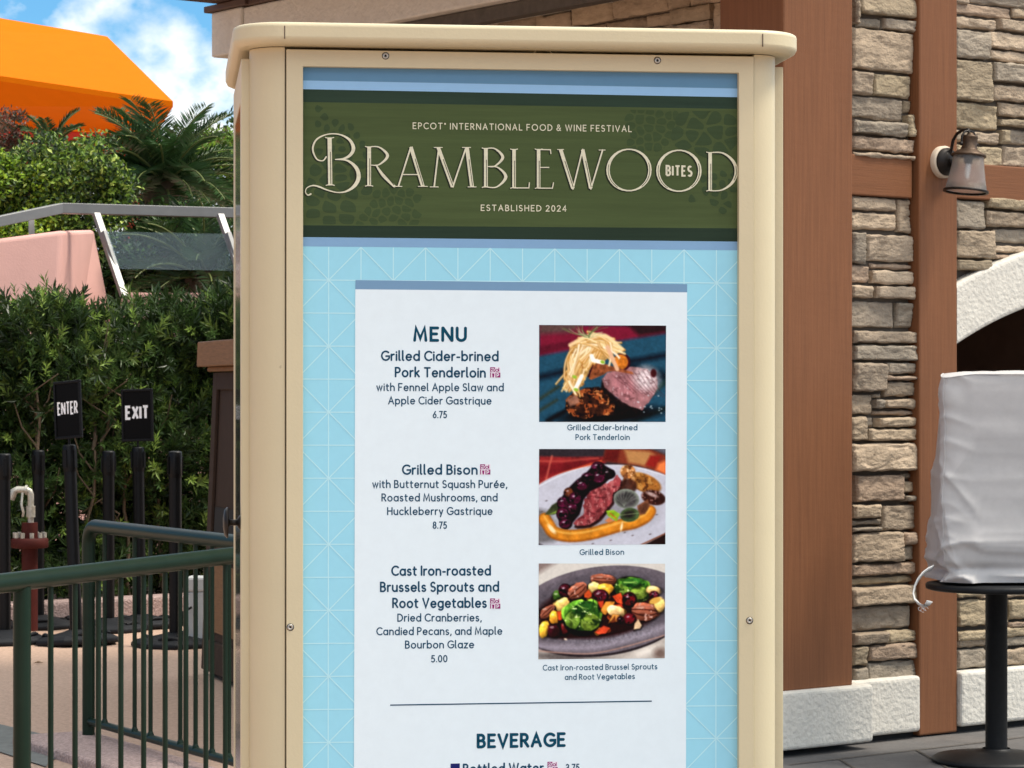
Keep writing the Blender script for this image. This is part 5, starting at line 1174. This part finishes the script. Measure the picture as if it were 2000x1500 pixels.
# ------------------------------------------------------------------ queue stanchions
M['plastic'] = mk('black_stanchion_plastic', (0.0035,0.0037,0.0045), 0.42, spec=.25, var=0.15, scale=25)
M['rubber'] = mk('black_rubber', (0.011,0.012,0.0145), 0.65, spec=.25, var=0.25, scale=14, bump=0.15, bscale=90)
M['sign_black'] = mk('sign_face_black', (0.002,0.002,0.0022), 0.5, var=0, spec=.12)
M['sign_white'] = mk('sign_white', (0.95,0.95,0.95), 0.5, var=0)
def make_stanchion(h=1.18):
    t = thing('stanchion', (0,0,0), 'x', 'stanchion', 'black belt stanchions in front of the hedge')
    n = 8; mb = MB(); prof = [(.265,.0),(.275,.012),(.272,.030),(.235,.048),(.15,.062),(.075,.078),(.055,.085)]
    mb.lathe(prof, (0,0,0), Matrix.Rotation(PI/8, 3, 'Z'), n, smooth=False)
    b = mb.build('base', M['rubber'], t, bevel=.006)
    for k in range(4):        # moulded hand grips on the base
        mb = MB(); a = PI/4+k*PI/2+.2; P = [Vector((.20*math.cos(a+q), .20*math.sin(a+q), .052+.012*math.sin(PI*(q+.32)/.64))) for q in [(-.32+.64*i/6) for i in range(7)]]; mb.tube(P, .012, 8); mb.build('grip', M['rubber'], b)
    for k in range(4):
        mb = MB(); a = PI/4+k*PI/2+.2; P = [Vector((r_*math.cos(a+q), r_*math.sin(a+q), z_)) for r_, z_, qs in ((.150,.0635,1),(.178,.0585,-1)) for q in ((-.3,-.1,.1,.3) if qs > 0 else (.3,.1,-.1,-.3))]
        mb.add([p+Vector((0,0,.002)) for p in P], [tuple(range(len(P)))]); mb.build('slot', M['black'], b)
    mb = MB(); mb.lathe([(.039,.07),(.039,h-.16)], (0,0,0), None, 28, closed=False); mb.build('pole', M['plastic'], t)
    mb = MB(); mb.lathe([(.041,h-.16),(.0425,h-.155),(.0425,h-.012),(.039,h-.003),(.030,h),(.001,h)], (0,0,0), None, 28, closed=False)
    for k in range(4):
        a = k*PI/2; m_ = Matrix.Rotation(a, 3, 'Z'); mb.box(m_ @ Vector((.044,0,h-.085)), (.010,.024,.105), m_)
    mb.build('belt_head', M['plastic'], t)
    return t
def sign_panel(t, h, word, w_=.19, hh=.345):
    mb = MB(); z0 = h+.035
    def fr(x0, x1, za, zb_): mb.box(((x0+x1)/2, 0, (za+zb_)/2), (x1-x0, .018, zb_-za))
    e = .016; fr(-w_/2, w_/2, z0, z0+e); fr(-w_/2, w_/2, z0+hh-e, z0+hh); fr(-w_/2, -w_/2+e, z0+e, z0+hh-e); fr(w_/2-e, w_/2, z0+e, z0+hh-e)
    s = mb.build('sign_frame', M['plastic'], t, bevel=.003)
    mb = MB(); mb.box((0, .002, z0+hh/2), (w_-2*e, .008, hh-2*e)); mb.build('sign_face', M['sign_black'], s)
    mb = MB(); mb.tube([(0,0,h-.005), (0,0,z0+.002)], .008, 10); mb.build('sign_stem', M['plastic'], s)
    mb = MB(); cw = w_*.76; ch = .079 if len(word) > 4 else .094; zb_ = z0+hh*.415
    for v, f, k in text_shapes(word, 0, 1000, 0, 0, ch/cw*1000, 64 if len(word) > 4 else 100, sp=.36 if len(word) > 4 else .335, capst='butt'):
        mb.add([(-cw/2+p[0]/1000*cw, -.0035-.0001*k, zb_-p[1]/1000*cw) for p in v], f)
    mb.build('lettering', M['sign_white'], s, normals=False)
    return s
st0 = make_stanchion()
spots = [  # px of the base, base y, top px, label, extra height, yaw
 (9,1256,8,'black stanchion at the left edge of the photo, left of the silver pipe',0,.3),
 (75,1226,75,'black stanchion just right of the silver pipe, without a sign',0,.9),
 (212,1232,212,'black stanchion standing between the two sign bearing stanchions',0,.1),
 (343,1262,342,'rightmost black stanchion with a bare flat top, near the brown cabinet',.02,.5),
 (150,1258,129,'leaning black stanchion that carries the ENTER sign',.06,-.30),
 (275,1225,275,'black stanchion that carries the EXIT sign',.02,-.22)]
protos = []
for i, (bx, by, tx_, lab, dh, yaw) in enumerate(spots):
    o = st0 if i == 0 else copy_tree(st0)
    p = g(bx, by); o.location = (p.x, p.y, 0); o['label'] = lab
    lean = math.atan2((tx_-bx)/F*p.y, 1.18); o.rotation_euler = (0, lean, yaw); 
    if dh: o.scale = (1, 1, (1.18+dh)/1.18)
    if i in (4, 5): protos.append(o)
ORG_SAVE = dict(ORG)
for o, word in zip(protos, ('ENTER', 'EXIT')):
    ORG[o.name] = Vector((0,0,0)); s = sign_panel(o, 1.18, word, .225 if word == 'EXIT' else .215)
    o.rotation_mode = 'XYZ'
protos[0].rotation_euler = (R(-2), R(-4.4), R(-30)); protos[1].rotation_euler = (R(-1.5), R(-1.6), R(-14))

# ------------------------------------------------------------------ planter kerb wall, hedge
kw = [g(-700,1216+14), g(40,1216), g(330,1208), g(900,1196)]
K = [Vector((-7.5,16.6,0)), Vector((-3.30,17.9,0)), Vector((-2.25,18.7,0)), Vector((.6,20.2,0))]
mb = MB(); n = len(K); f_ = [k for k in K]; bk = [k+Vector((-.10,.22,0)) for k in K]
for i in range(n-1):
    mb.hexa([f_[i]+Vector((0,0,.001)), f_[i+1]+Vector((0,0,.001)), bk[i+1], bk[i], f_[i]+Vector((0,0,.165)), f_[i+1]+Vector((0,0,.165)), bk[i+1]+Vector((0,0,.165)), bk[i]+Vector((0,0,.165))])
tag(mb.build('planter_wall', M['aggregate'], None, weld=True, bevel=.02, seg=2), 'low pinkish exposed aggregate wall edging the hedge bed behind the stanchions', 'low wall')
M['soil'] = mk('dark_soil', (0.035,0.026,0.02), 0.95, var=0.3, scale=20, bump=0.5, bscale=40)
mb = MB(); mb.add([(-8,17.0,.10), (.6,20.3,.10), (.6,24,.10), (-8,24,.10)], [(0,1,2,3)]); tag(mb.build('soil_bed', M['soil']), kind='structure')
rs = np.random.RandomState(21)
def leafmat(name, rough=.42, transl=.22): return mk(name, (1,1,1), rough, attr=True, var=0, transl=transl, spec=.5)
M['podo'] = leafmat('narrow_leaf', .38, .20); M['leaf'] = leafmat('small_leaf', .45, .28); M['frond'] = leafmat('frond_leaf', .35, .12)
M['bark'] = mk('thin_bark', (0.16,0.115,0.075), 0.9, var=.25, scale=30)
def leaves_mesh(name, C, D, U, Ln, Wd, col, mat, parent, fold=.12):
    """leaf quads folded along the midrib: C base points, D unit direction, U approx normal"""
    n = len(C); Sd = np.cross(D, U); Sd /= np.linalg.norm(Sd, axis=1)[:, None]+1e-9; Nn = np.cross(Sd, D)
    Ln = Ln[:, None]; Wd = Wd[:, None]
    tip = C+D*Ln-Nn*Ln*.10; mid = C+D*Ln*.48; l = mid+Sd*Wd/2+Nn*Wd*fold; r = mid-Sd*Wd/2+Nn*Wd*fold
    V = np.stack([C, r, tip, l], 1).reshape(-1, 3); i = np.arange(n)*4
    Fc = np.concatenate([np.stack([i, i+1, i+2], 1), np.stack([i, i+2, i+3], 1)], 0)
    return mesh_obj(name, V, Fc, mat, parent, np.concatenate([col, col], 0))
def unit(v): return v/(np.linalg.norm(v, axis=1)[:, None]+1e-9)
def rand_dir(n): return unit(rs.normal(size=(n, 3)))
LC = lambda *c: np.array(lin(c))
hedge = thing('hedge', (-2.6, 19.0, .1), 'tall dark green narrow leaved hedge behind the stanchions', 'hedge')
def hedge_front(x): return np.interp(x, [k.x for k in K], [k.y for k in K])+.42
def sprigs(n, xr, zr, depth, nl, L0, W0, bright):
    x = rs.uniform(*xr, n); top = np.interp(x, [-4,-3.3,-2.6,-1.9], [2.02,2.06,2.15,2.22])+.05*np.sin(x*3.1)+.05*np.sin(x*9.7+1); z = zr[0]+(top-zr[0])*rs.rand(n)**.92
    y = hedge_front(x)+depth*rs.rand(n)+.10*np.sin(x*5+z*4)+.08*np.sin(z*9-x*3)
    y += np.clip((z-1.9)/.4, 0, 1)*.15
    base = np.stack([x, y, z], 1)
    ax = np.stack([rs.normal(0, .45, n), -np.abs(rs.normal(.55, .4, n)), rs.normal(.55, .45, n)+.5*(z > 2.0)], 1); ax = unit(ax)
    Ls = rs.uniform(.09, .20, n)
    cl = .5+.5*np.sin(x*2.3+1.0+2*np.sin(z*1.9))*np.sin(z*3.3+x)
    tone = np.clip(rs.rand(n)*.65+cl*.35, 0, 1)
    young = rs.rand(n) < .17
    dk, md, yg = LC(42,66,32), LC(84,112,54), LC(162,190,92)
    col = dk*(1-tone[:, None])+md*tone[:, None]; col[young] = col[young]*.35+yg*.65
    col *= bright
    t = np.tile(np.linspace(.0, 1, nl)**.6, n); S_ = np.repeat(np.arange(n), nl); m = n*nl
    a = np.tile(np.arange(nl)*2.4, n)+np.repeat(rs.rand(n)*6.3, nl)
    A = ax[S_]; P1 = unit(np.cross(A, np.tile([[.3,.2,1.]], (m, 1)))); P2 = np.cross(A, P1)
    rad = P1*np.cos(a)[:, None]+P2*np.sin(a)[:, None]
    sp_ = (1.05-.55*t)[:, None]; D = unit(A*(.55+.5*t)[:, None]+rad*sp_+rs.normal(0, .10, (m, 3)))
    C = base[S_]+A*(Ls[S_]*t)[:, None]
    return C, D, unit(A*1.0+rad*-.2+rs.normal(0, .1, (m, 3))), L0*rs.uniform(.75, 1.2, m), W0*rs.uniform(.8, 1.2, m), np.clip(col[S_]*rs.uniform(.8, 1.2, m)[:, None], 0, 1)
parts = [sprigs(3000, (-4.4,-1.3), (.12,2.2), .34, 18, .060, .0115, 1.12), sprigs(2400, (-4.4,-1.3), (.12,2.1), .75, 15, .085, .016, .62), sprigs(2200, (-4.4,-1.2), (.12,1.95), 1.0, 13, .11, .026, .42), sprigs(1500, (-4.4,-1.2), (.12,.75), .8, 13, .10, .022, .5), sprigs(700, (-1.3,.5), (.12,2.2), .5, 14, .085, .014, 1.0), sprigs(900, (-7.2,-4.4), (.12,2.2), .5, 14, .085, .014, 1.0)]  # inner layers darkened: older leaves plus painted shade of the hedge interior
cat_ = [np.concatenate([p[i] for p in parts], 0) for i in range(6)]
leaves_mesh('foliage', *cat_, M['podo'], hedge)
rb = random.Random(3)
for (x0, y0, x1, y1) in ((160,1190,185,880),(185,880,170,700),(185,905,215,800),(66,1160,75,760),(100,1180,62,760),(255,1185,240,850),(320,1180,300,800),(228,1180,186,860)):
    mb = MB(); Y = 18.2; Y = float(hedge_front(at(x0, y0, 18.6).x))+.03; a, b = at(x0, y0, Y), at(x1, y1, Y)
    P = [a+(b-a)*(k/7)+Vector((rb.uniform(-.02,.02), rb.uniform(-.03,.03), 0)) for k in range(8)]; mb.tube(P, [.016-.0011*k for k in range(8)], 7)
    for k in (3, 5, 6):
        q = P[k]; mb.tube([q, q+Vector((rb.choice((-1,1))*.10, -.04, .14)), q+Vector((rb.choice((-1,1))*.14, -.10, .30))], [.008,.006,.003], 6)
    mb.build('stem', M['bark'], hedge)

# ------------------------------------------------------------------ pipe, box, cabinet
M['galv'] = mk('weathered_pipe', (0.50,0.48,0.42), 0.45, metal=.55, var=.3, scale=30, blotch=.4, blotch_col=(.30,.22,.14))
M['red_paint'] = mk('faded_red_paint', (0.065,0.011,0.008), 0.7, spec=.25, var=.2, scale=20)
pp = at(62, 1180, 17.55); 
pipe = thing('standpipe', (pp.x, pp.y, 0), 'silver pipe with elbow and lever on a red flanged standpipe', 'standpipe')
k_ = 17.55/F
def PQ(px, py, dy=0): return at(px, py, 17.55)+Vector((0, dy, 0))
mb = MB(); xp = PQ(58,1100).x; mb.lathe([(.052,.02),(.052,.72)], (xp,17.55,0), None, 24); mb.lathe([(.112,PQ(0,1070).z),(.120,PQ(0,1068).z),(.120,PQ(0,1054).z),(.112,PQ(0,1051).z)], (xp,17.55,0), None, 28); mb.build('red_riser', M['red_paint'], pipe)
for k in range(10):
    mb = MB(); a = k*PI/5; mb.lathe([(.014,PQ(0,1050).z),(.014,PQ(0,1040).z)], (xp+.096*math.cos(a),17.55+.096*math.sin(a),0), None, 6); mb.build('flange_bolt', M['galv'], pipe)
mb = MB(); P = [PQ(60,1052), PQ(60,1000), PQ(60,966), PQ(58,960), PQ(52,957), PQ(34,956), PQ(27,960), PQ(22,976)]; mb.tube(P, [.020,.020,.021,.022,.022,.022,.026,.022], 16); mb.tube([PQ(60,1010), PQ(60,988)], .030, 14); mb.tube([PQ(50,957), PQ(54,957)], .032, 14); mb.tube([PQ(60,1052),PQ(60,1044)], .036, 14)
mb.build('elbow_pipe', M['galv'], pipe)
mb = MB(); mb.tube([PQ(46,962,-.04), PQ(45,985,-.06), PQ(49,1000,-.06), PQ(47,1008,-.05)], .008, 8); mb.build('lever', M['galv'], pipe)
M['box_grey'] = mk('pale_grey_plastic', (0.50,0.51,0.50), 0.6, var=.06, scale=20)
ub = g(383,1262); ubx = at(395,1200,ub.y).x
box_ = thing('utility_box', (ubx, ub.y, 0), 'pale grey plastic utility box on the paving beside the brown cabinet', 'utility box')
mb = MB(); mb.box((ubx, ub.y, .17), (.165,.16,.34)); mb.build('body', M['box_grey'], box_, bevel=.012)
mb = MB(); mb.box((ubx, ub.y, .385), (.18,.175,.09)); mb.build('lid', M['box_grey'], box_, bevel=.014)
mb = MB(); P = [Vector((ubx-.085, ub.y-.09, .10)), Vector((ubx-.11, ub.y-.12, .16)), Vector((ubx-.10, ub.y-.13, .22)), Vector((ubx-.05, ub.y-.12, .25))]; mb.tube(P, .008, 8); mb.build('cable', M['black'], box_)
M['cab_brown'] = mk('brown_cabinet_paint', (0.046,0.027,0.018), 0.75, spec=.25, var=.12, scale=10, bump=.08, bscale=60)
M['cab_wood'] = mk('oiled_oak', (0.235,0.120,0.055), 0.62, spec=.3, var=.22, scale=8, stretch=(1.2,1.2,14), bump=.1, bscale=30)
c0 = g(392,1316); c1 = Vector((-1.47,14.3,0)); du = (c1-Vector((c0.x,c0.y,0))).normalized(); dn = Vector((du.y, -du.x, 0))    # face normal towards the camera side
if dn.y > 0: dn = -dn
C0 = Vector((c0.x, c0.y, 0)); WL = 1.0; DW = .8
cab = thing('brown_cabinet', C0+du*.5-dn*.4, 'tapered dark brown wooden cabinet with a lighter oak top, half hidden by the menu board', 'cabinet')
def CB(a, b, z): tp = .055*z/1.6; return C0+du*(a if a > WL/2 else a)+du*(tp*(1 if a < WL/2 else -1))-dn*(b+tp*(1 if b < DW/2 else -1))+Vector((0,0,z))
def cbox(mb, a0, a1, b0, b1, z0, z1):
    return mb.hexa([CB(a0,b0,z0), CB(a1,b0,z0), CB(a1,b1,z0), CB(a0,b1,z0), CB(a0,b0,z1), CB(a1,b0,z1), CB(a1,b1,z1), CB(a0,b1,z1)])
zt_ = H+(HY-726)*15.05/F
mb = MB(); cbox(mb, .02, WL-.02, .02, DW-.02, .06, zt_-.01); mb.build('body', M['cab_brown'], cab)
mb = MB()
for a0, a1 in ((0,.10), (WL-.10,WL)): cbox(mb, a0, a1, 0, .019, .03, zt_-.005)
cbox(mb, .10, WL-.10, 0, .019, zt_-.10, zt_-.005); cbox(mb, .10, WL-.10, 0, .019, .03, .20); cbox(mb, .10, WL-.10, 0, .019, .66, .74)
mb.build('frame', M['cab_brown'], cab, bevel=.004)
mb = MB(); cbox(mb, .13, WL-.13, .012, .0195, .745, .93); mb.build('opening', M['black'], cab)
mb = MB(); cbox(mb, .16, WL-.14, .012, .0197, .25, .62); mb.build('door_panel', M['cab_wood'], cab)
mb = MB(); cbox(mb, -.02, WL+.02, -.03, DW+.03, zt_, zt_+.025); cbox(mb, -.07, WL+.07, -.08, DW+.08, zt_+.027, zt_+.165); mb.build('top', M['cab_wood'], cab, bevel=.006)
mb = MB()
for a in (.06, WL-.10):
    for b in (.06, DW-.10): cbox(mb, a, a+.05, b, b+.05, 0, .058)
mb.build('foot', M['black'], cab)

# ------------------------------------------------------------------ pink wall and metal railing beyond the hedge
M['pink'] = mk('pink_stucco', (0.66,0.375,0.325), 0.85, var=.05, scale=3, bump=.15, bscale=70, blotch=.35, blotch_col=(.50,.285,.265))
YW = 21.0
def W3(px, py, dy): return at(px, py, YW+dy)
pk = thing('pink_wall', (at(60,600,YW).x, YW, 0), 'battered pink stucco wall end rising above the hedge', 'wall')
def pinkblk(mb, top, bot):
    mb.hexa(bot+top)
tl_, tm_, tr_ = W3(-420,520,-.9), W3(122,450,0), W3(182,448,1.3)
bl_, bm_, br_ = W3(-440,900,-1.05), W3(72,900,-.28), W3(318,900,1.6)
for v in (bl_, bm_, br_): v.z = 0.0
hv = Vector((-.9,2.2,0))
mb = MB(); T = [tl_, tm_, tr_, tr_+hv*.6, tl_+hv]; Bm = [bl_, bm_, br_, br_+hv*.6, bl_+hv]
mb.add(Bm+T, [(9,8,7,6,5), (0,1,2,3,4)]+[(i, (i+1) % 5, 5+(i+1) % 5, 5+i) for i in range(5)]); mb.build('wall', M['pink'], pk, bevel=.035, seg=4)
mb = MB(); p0 = W3(235,571,.9); p1 = W3(1000,575,2.2)
mb.hexa([Vector((p0.x,p0.y,0)), Vector((p1.x,p1.y,0)), Vector((p1.x,p1.y+.3,0)), Vector((p0.x,p0.y+.3,0)), p0, p1, p1+Vector((0,.3,0)), p0+Vector((0,.3,0))])
tag(mb.build('parapet_wall', M['pink'], None, bevel=.02), 'low straight pink stucco wall just showing over the hedge below the glass panel', 'wall')
M['steel'] = mk('brushed_aluminium', (0.25,0.247,0.24), 0.5, metal=.7, var=.08, scale=8)
M['pane'] = mk('blue_grey_glass', (0.66,0.80,0.86), 0.03, var=0, trans=.95, ior=1.12, spec=.5)
YR = 21.2
def RR(px, py, dy=0): return at(px, py, YR+dy)
gr = thing('glass_railing', RR(250,600), 'aluminium railing with leaning posts and a blue tinted glass panel', 'railing')
ht = 20*YR/F
mb = MB(); a, b, c = RR(-420,520,-1.6), RR(118,407,0), RR(640,421,.9)
def bar(mb, p, q, w_, t_): 
    d = (q-p).normalized(); up = Vector((0,0,1)); s = d.cross(up).normalized(); up = s.cross(d).normalized()
    P = [p-s*t_-up*w_, p+s*t_-up*w_, p+s*t_+up*w_, p-s*t_+up*w_]; Q = [x+(q-p) for x in P]; mb.add(P+Q, [(3,2,1,0), (4,5,6,7)]+[(i, (i+1) % 4, 4+(i+1) % 4, 4+i) for i in range(4)])
bar(mb, a, b, ht*.5, .05); bar(mb, b+Vector((.0015,0,0)), c, ht*.5, .05); mb.build('handrail', M['steel'], gr, bevel=.004)
for (x0,y0,x1,y1,wd) in ((61,424,62,470,.022), (188,418,243,580,.027), (430,420,486,580,.027)):
    mb = MB(); bar(mb, RR(x0,y0,.05), RR(x1,y1,-.35 if x1 > 100 else 0), .02, wd); mb.build('post', M['steel'], gr, bevel=.003)
for (x0,y0,x1,y1) in ((205,452,229,524), (447,455,471,528)):
    mb = MB(); bar(mb, RR(x0-2,y0,-.10), RR(x1-2,y1,-.20), .02, .02); mb.build('clamp', M['steel'], gr, bevel=.003)
mb = MB(); P = [RR(208,452,-.11), RR(449,457,-.10), RR(474,529,-.20), RR(233,525,-.21)]; mb.prism(P, (0,.012,0)); mb.build('glass_panel', M['pane'], gr)

# ------------------------------------------------------------------ shrubs, cycads and far greenery
def shrub(name, label, cen, rad, n, L0, cols, seed, clump=26, weights=None, flat=.0, stems=True, cat='shrub'):
    global rs
    rs = np.random.RandomState(seed)
    t = thing(name, (cen[0], cen[1], 0), label, cat, 'shrubs beyond the railing')
    cc_ = rand_dir(clump)*rs.uniform(.55, .95, (clump, 1)); cr_ = rs.uniform(.22, .42, clump)
    ci = rs.randint(0, clump, n); q = rand_dir(n)*(rs.rand(n)**.45)[:, None]
    P = cc_[ci]+q*cr_[ci][:, None]
    P = P*np.array(rad)+np.array(cen); ok = P[:, 2] > .05; P, q, ci = P[ok], q[ok], ci[ok]; n = len(P)
    out = unit(cc_[ci]*np.array([1,1,.8])+q*1.2+np.array([0,0,.4])); D = unit(out*.7+rand_dir(n)*.8); U = unit(out+rand_dir(n)*.7+np.array([0,-.2,.5]))
    cl = np.array([lin(c) for c in cols]); w_ = np.array(weights or [1]*len(cols), float); k = rs.choice(len(cols), n, p=w_/w_.sum()); tone = (rs.uniform(.75, 1.25, clump)[ci]*rs.uniform(.75, 1.25, n))[:, None]
    leaves_mesh('foliage', P, D, U, L0*rs.uniform(.6, 1.3, n), L0*.55*rs.uniform(.7, 1.2, n), np.clip(cl[k]*tone, 0, 1), M['leaf'], t)
    if stems:
        mb = MB()
        for i in range(6):
            e = cc_[i]*np.array(rad)*.8+np.array(cen); b = Vector((cen[0]+.1*math.cos(i), cen[1]+.1*math.sin(i), 0)); mb.tube([b, b.lerp(Vector(e), .5)+Vector((0,0,.1)), Vector(e)], [.05,.035,.012], 7)
        mb.build('stem', M['bark'], t)
    return t
def cpt(px, py, Y): p = at(px, py, Y); return (p.x, p.y, p.z)
GRN = [(60,86,34),(98,126,44),(132,156,56),(176,188,96),(40,60,28)]
shrub('shrub', 'olive green small leaved shrub below the sago palm, spangled with light leaf tips', cpt(140,385,22.6), (.58,.35,.60), 15000, .05, GRN, 31, 44, [3,4,2,.8,3])
shrub('shrub', 'bright yellow green shrub at the left edge under the orange canopy', cpt(15,400,22.4), (.42,.3,.45), 9000, .05, [(96,130,36),(140,172,44),(176,198,72),(60,84,28)], 32, 30, [3,4,2,2])
shrub('shrub', 'reddish brown leaved shrub at the left edge just under the orange canopy', cpt(10,275,25.5), (.42,.4,.28), 5000, .045, [(110,56,44),(88,70,50),(70,76,52),(128,84,60)], 33, 20)
shrub('shrub', 'dull green shrub filling the gap behind the glass panel', cpt(330,530,22.9), (.75,.3,.55), 10000, .055, [(44,70,30),(74,104,44),(104,130,56),(30,44,22)], 34, 34, [3,3,1,3])
shrub('shrub', 'sunlit green bush beside the menu board, right of the sago palm', cpt(432,345,27.5), (.42,.6,.5), 8000, .06, [(92,124,42),(126,156,56),(74,86,38),(110,92,52)], 35, 30, [3,3,2,1])
shrub('shrub', 'low dark green shrub behind the pink wall at the left', cpt(60,520,22.9), (.9,.35,.5), 7000, .055, [(48,74,30),(80,108,42),(120,142,56),(30,44,22)], 36, 30, [3,3,1,2])
shrub('shrub', 'large dark bush standing behind the sago palm and the menu board', cpt(640,400,30), (1.5,1.2,1.4), 9000, .09, [(52,80,34),(84,112,46),(36,54,26)], 37, 40)
shrub('shrub', 'dark green shrub packed behind the olive shrub and the large palm', cpt(190,450,26.5), (1.3,.5,.75), 12000, .06, [(44,70,30),(70,100,42),(98,126,52),(30,44,22)], 38, 40, [3,3,1,3])
def cycad(label, cen, nf, Lf, tint, seed, up=1.0):
    r_ = random.Random(seed); t = thing('sago_palm', (cen[0], cen[1], 0), label, 'sago palm', 'sago palms beyond the railing')
    mb = MB(); mb.lathe([(.16,0.0),(.19,cen[2]*.5),(.20,cen[2]-.1),(.15,cen[2]+.05),(.02,cen[2]+.15)], (cen[0],cen[1],0), None, 14); mb.build('trunk', M['bark'], t)
    for f in range(nf):
        az = f*2.39996+r_.uniform(-.2,.2); q = (f+.5)/nf; el = R(72-q*85+r_.uniform(-8,8))*up; L_ = Lf*r_.uniform(.85,1.12)
        h_ = Vector((math.cos(az), math.sin(az), 0)); P = []; p = Vector(cen); n = 16
        for i in range(n+1):
            P.append(p.copy()); e = el-(i/n)**1.5*R(48+q*25); p = p+(h_*math.cos(e)+Vector((0,0,1))*math.sin(e))*(L_/n)
        C, D, U, Ln, Wd = [], [], [], [], []
        side0 = h_.cross(Vector((0,0,1)))
        m = 46
        for i in range(m):
            u = .10+.89*i/m; k = u*n; a = int(k); b = P[a].lerp(P[min(a+1,n)], k-a); tg = (P[min(a+1,n)]-P[a]).normalized(); nn = side0.cross(tg).normalized()
            if nn.z < 0: nn = -nn
            ll = L_*.23*math.sin(PI*(.12+.83*u))**.6+.02
            for s in (-1, 1):
                d = (side0*s*.80+tg*(.62+r_.uniform(-.12,.12))+nn*(.34+r_.uniform(-.22,.22))).normalized(); C.append(b); D.append(d); U.append((nn-side0*s*.4).normalized()); Ln.append(ll); Wd.append(.0115)
        c = np.array(lin((56,86,44)))*tint*r_.uniform(.75,1.35); col = np.clip(np.tile(c, (len(C),1))*rs.uniform(.8,1.25,(len(C),1)), 0, 1)
        mb_ = leaves_mesh('frond', np.array([list(v) for v in C]), np.array([list(v) for v in D]), np.array([list(v) for v in U]), np.array(Ln), np.array(Wd), col, M['frond'], t, fold=.2)
        mb = MB(); mb.tube(P, [.014-.0006*i for i in range(n+1)], 6, col=(.2,.24,.08)); mb.build('midrib', M['frond'], mb_)
    return t
cycad('large sago palm with stiff arching fronds in front of the orange canopy', cpt(322,362,23.6), 58, .86, 1.0, 4)
cycad('smaller sago palm at the left whose fronds rise over the olive shrub', cpt(100,296,25.2), 20, .45, 1.05, 5)
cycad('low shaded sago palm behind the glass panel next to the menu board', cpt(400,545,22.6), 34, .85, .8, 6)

# ------------------------------------------------------------------ the orange canopy far behind
M['orange'] = mk('orange_fabric', (0.66,0.160,0.002), 0.9, spec=.08, var=.03, scale=4, transl=.15)
M['red_metal'] = mk('red_band', (0.50,0.035,0.02), 0.5, var=.1, scale=4)
YO = 38.0
def OO(px, py, dy=0): return at(px, py, YO+dy)
cn = thing('orange_canopy', (OO(0,300,1).x, YO+1.5, 0), 'large bright orange pitched fabric canopy rising behind the greenery', 'canopy')
e0, e1 = OO(-900,15), OO(338,198); r0_, r1_ = OO(-700,-85,3.0), OO(209,71,3.0)
bk0, bk1 = e0+Vector((0,7.0,0)), e1+Vector((-1.7,7.0,0))
mb = MB(); th = Vector((0,0,-.075))
T = [e0, e1, r1_, r0_]; mb.add(T+[e0+th, e1+th, bk1, bk0, bk1+th, bk0+th], [(0,1,2,3), (1,6,2), (6,7,3,2), (7,0,3), (0,4,5,1), (1,5,8,6), (6,8,9,7)])
mb.build('roof', M['orange'], cn)
mb = MB(); s0_, s1_ = OO(-900,205,2.2), OO(305,262,2.2)
mb.add([e0+th, e1+th, s1_, s0_], [(3,2,1,0)]); mb.add([e1+th, bk1+th, Vector((s1_.x-1.2, YO+5, s1_.z)), s1_], [(3,2,1,0)])
mb.build('underside', M['orange'], cn)
mb = MB()
for x0, x1 in ((-60,-110), (48,18), (150,118), (250,226)):
    a = e0.lerp(e1, (x0+900)/1238)+th; b = s0_.lerp(s1_, (x1+900)/1205); mb.tube([a.lerp(b,.06)+Vector((0,-.01,-.02)), b+Vector((0,-.01,-.02))], .018, 6)
mb.build('seam', M['orange'], cn)
mb = MB(); a, b = s0_+Vector((0,.05,-.01)), s1_+Vector((0,.05,-.01)); mb.hexa([a+Vector((0,0,-.38)), b+Vector((0,0,-.38)), b+Vector((0,.3,-.38)), a+Vector((0,.3,-.38)), a, b, b+Vector((0,.3,0)), a+Vector((0,.3,0))]); mb.build('fascia', M['red_metal'], cn, bevel=.02)
mb = MB()
for x in (-500, -200, 60, 260):
    p = OO(x, 400, 2.4); mb.lathe([(.12,0),(.12,OO(x,240,2.2).z-.2)], (p.x, p.y, 0), None, 14)
mb.build('column', M['red_metal'], cn)

# one dry leaf on the paving
M['dry_leaf'] = mk('dry_leaf', (0.17,0.10,0.045), 0.8, var=.3, scale=30)
p = g(76, 1297); mb = MB(); mb.add([(p.x-.035,p.y,.006), (p.x-.008,p.y-.02,.014), (p.x+.03,p.y,.008), (p.x-.008,p.y+.02,.016)], [(0,1,2), (0,2,3)])
tag(mb.build('fallen_leaf', M['dry_leaf'], None, normals=False), 'small dry brown leaf lying on the tan paving in front of the stanchion bases', 'leaf')
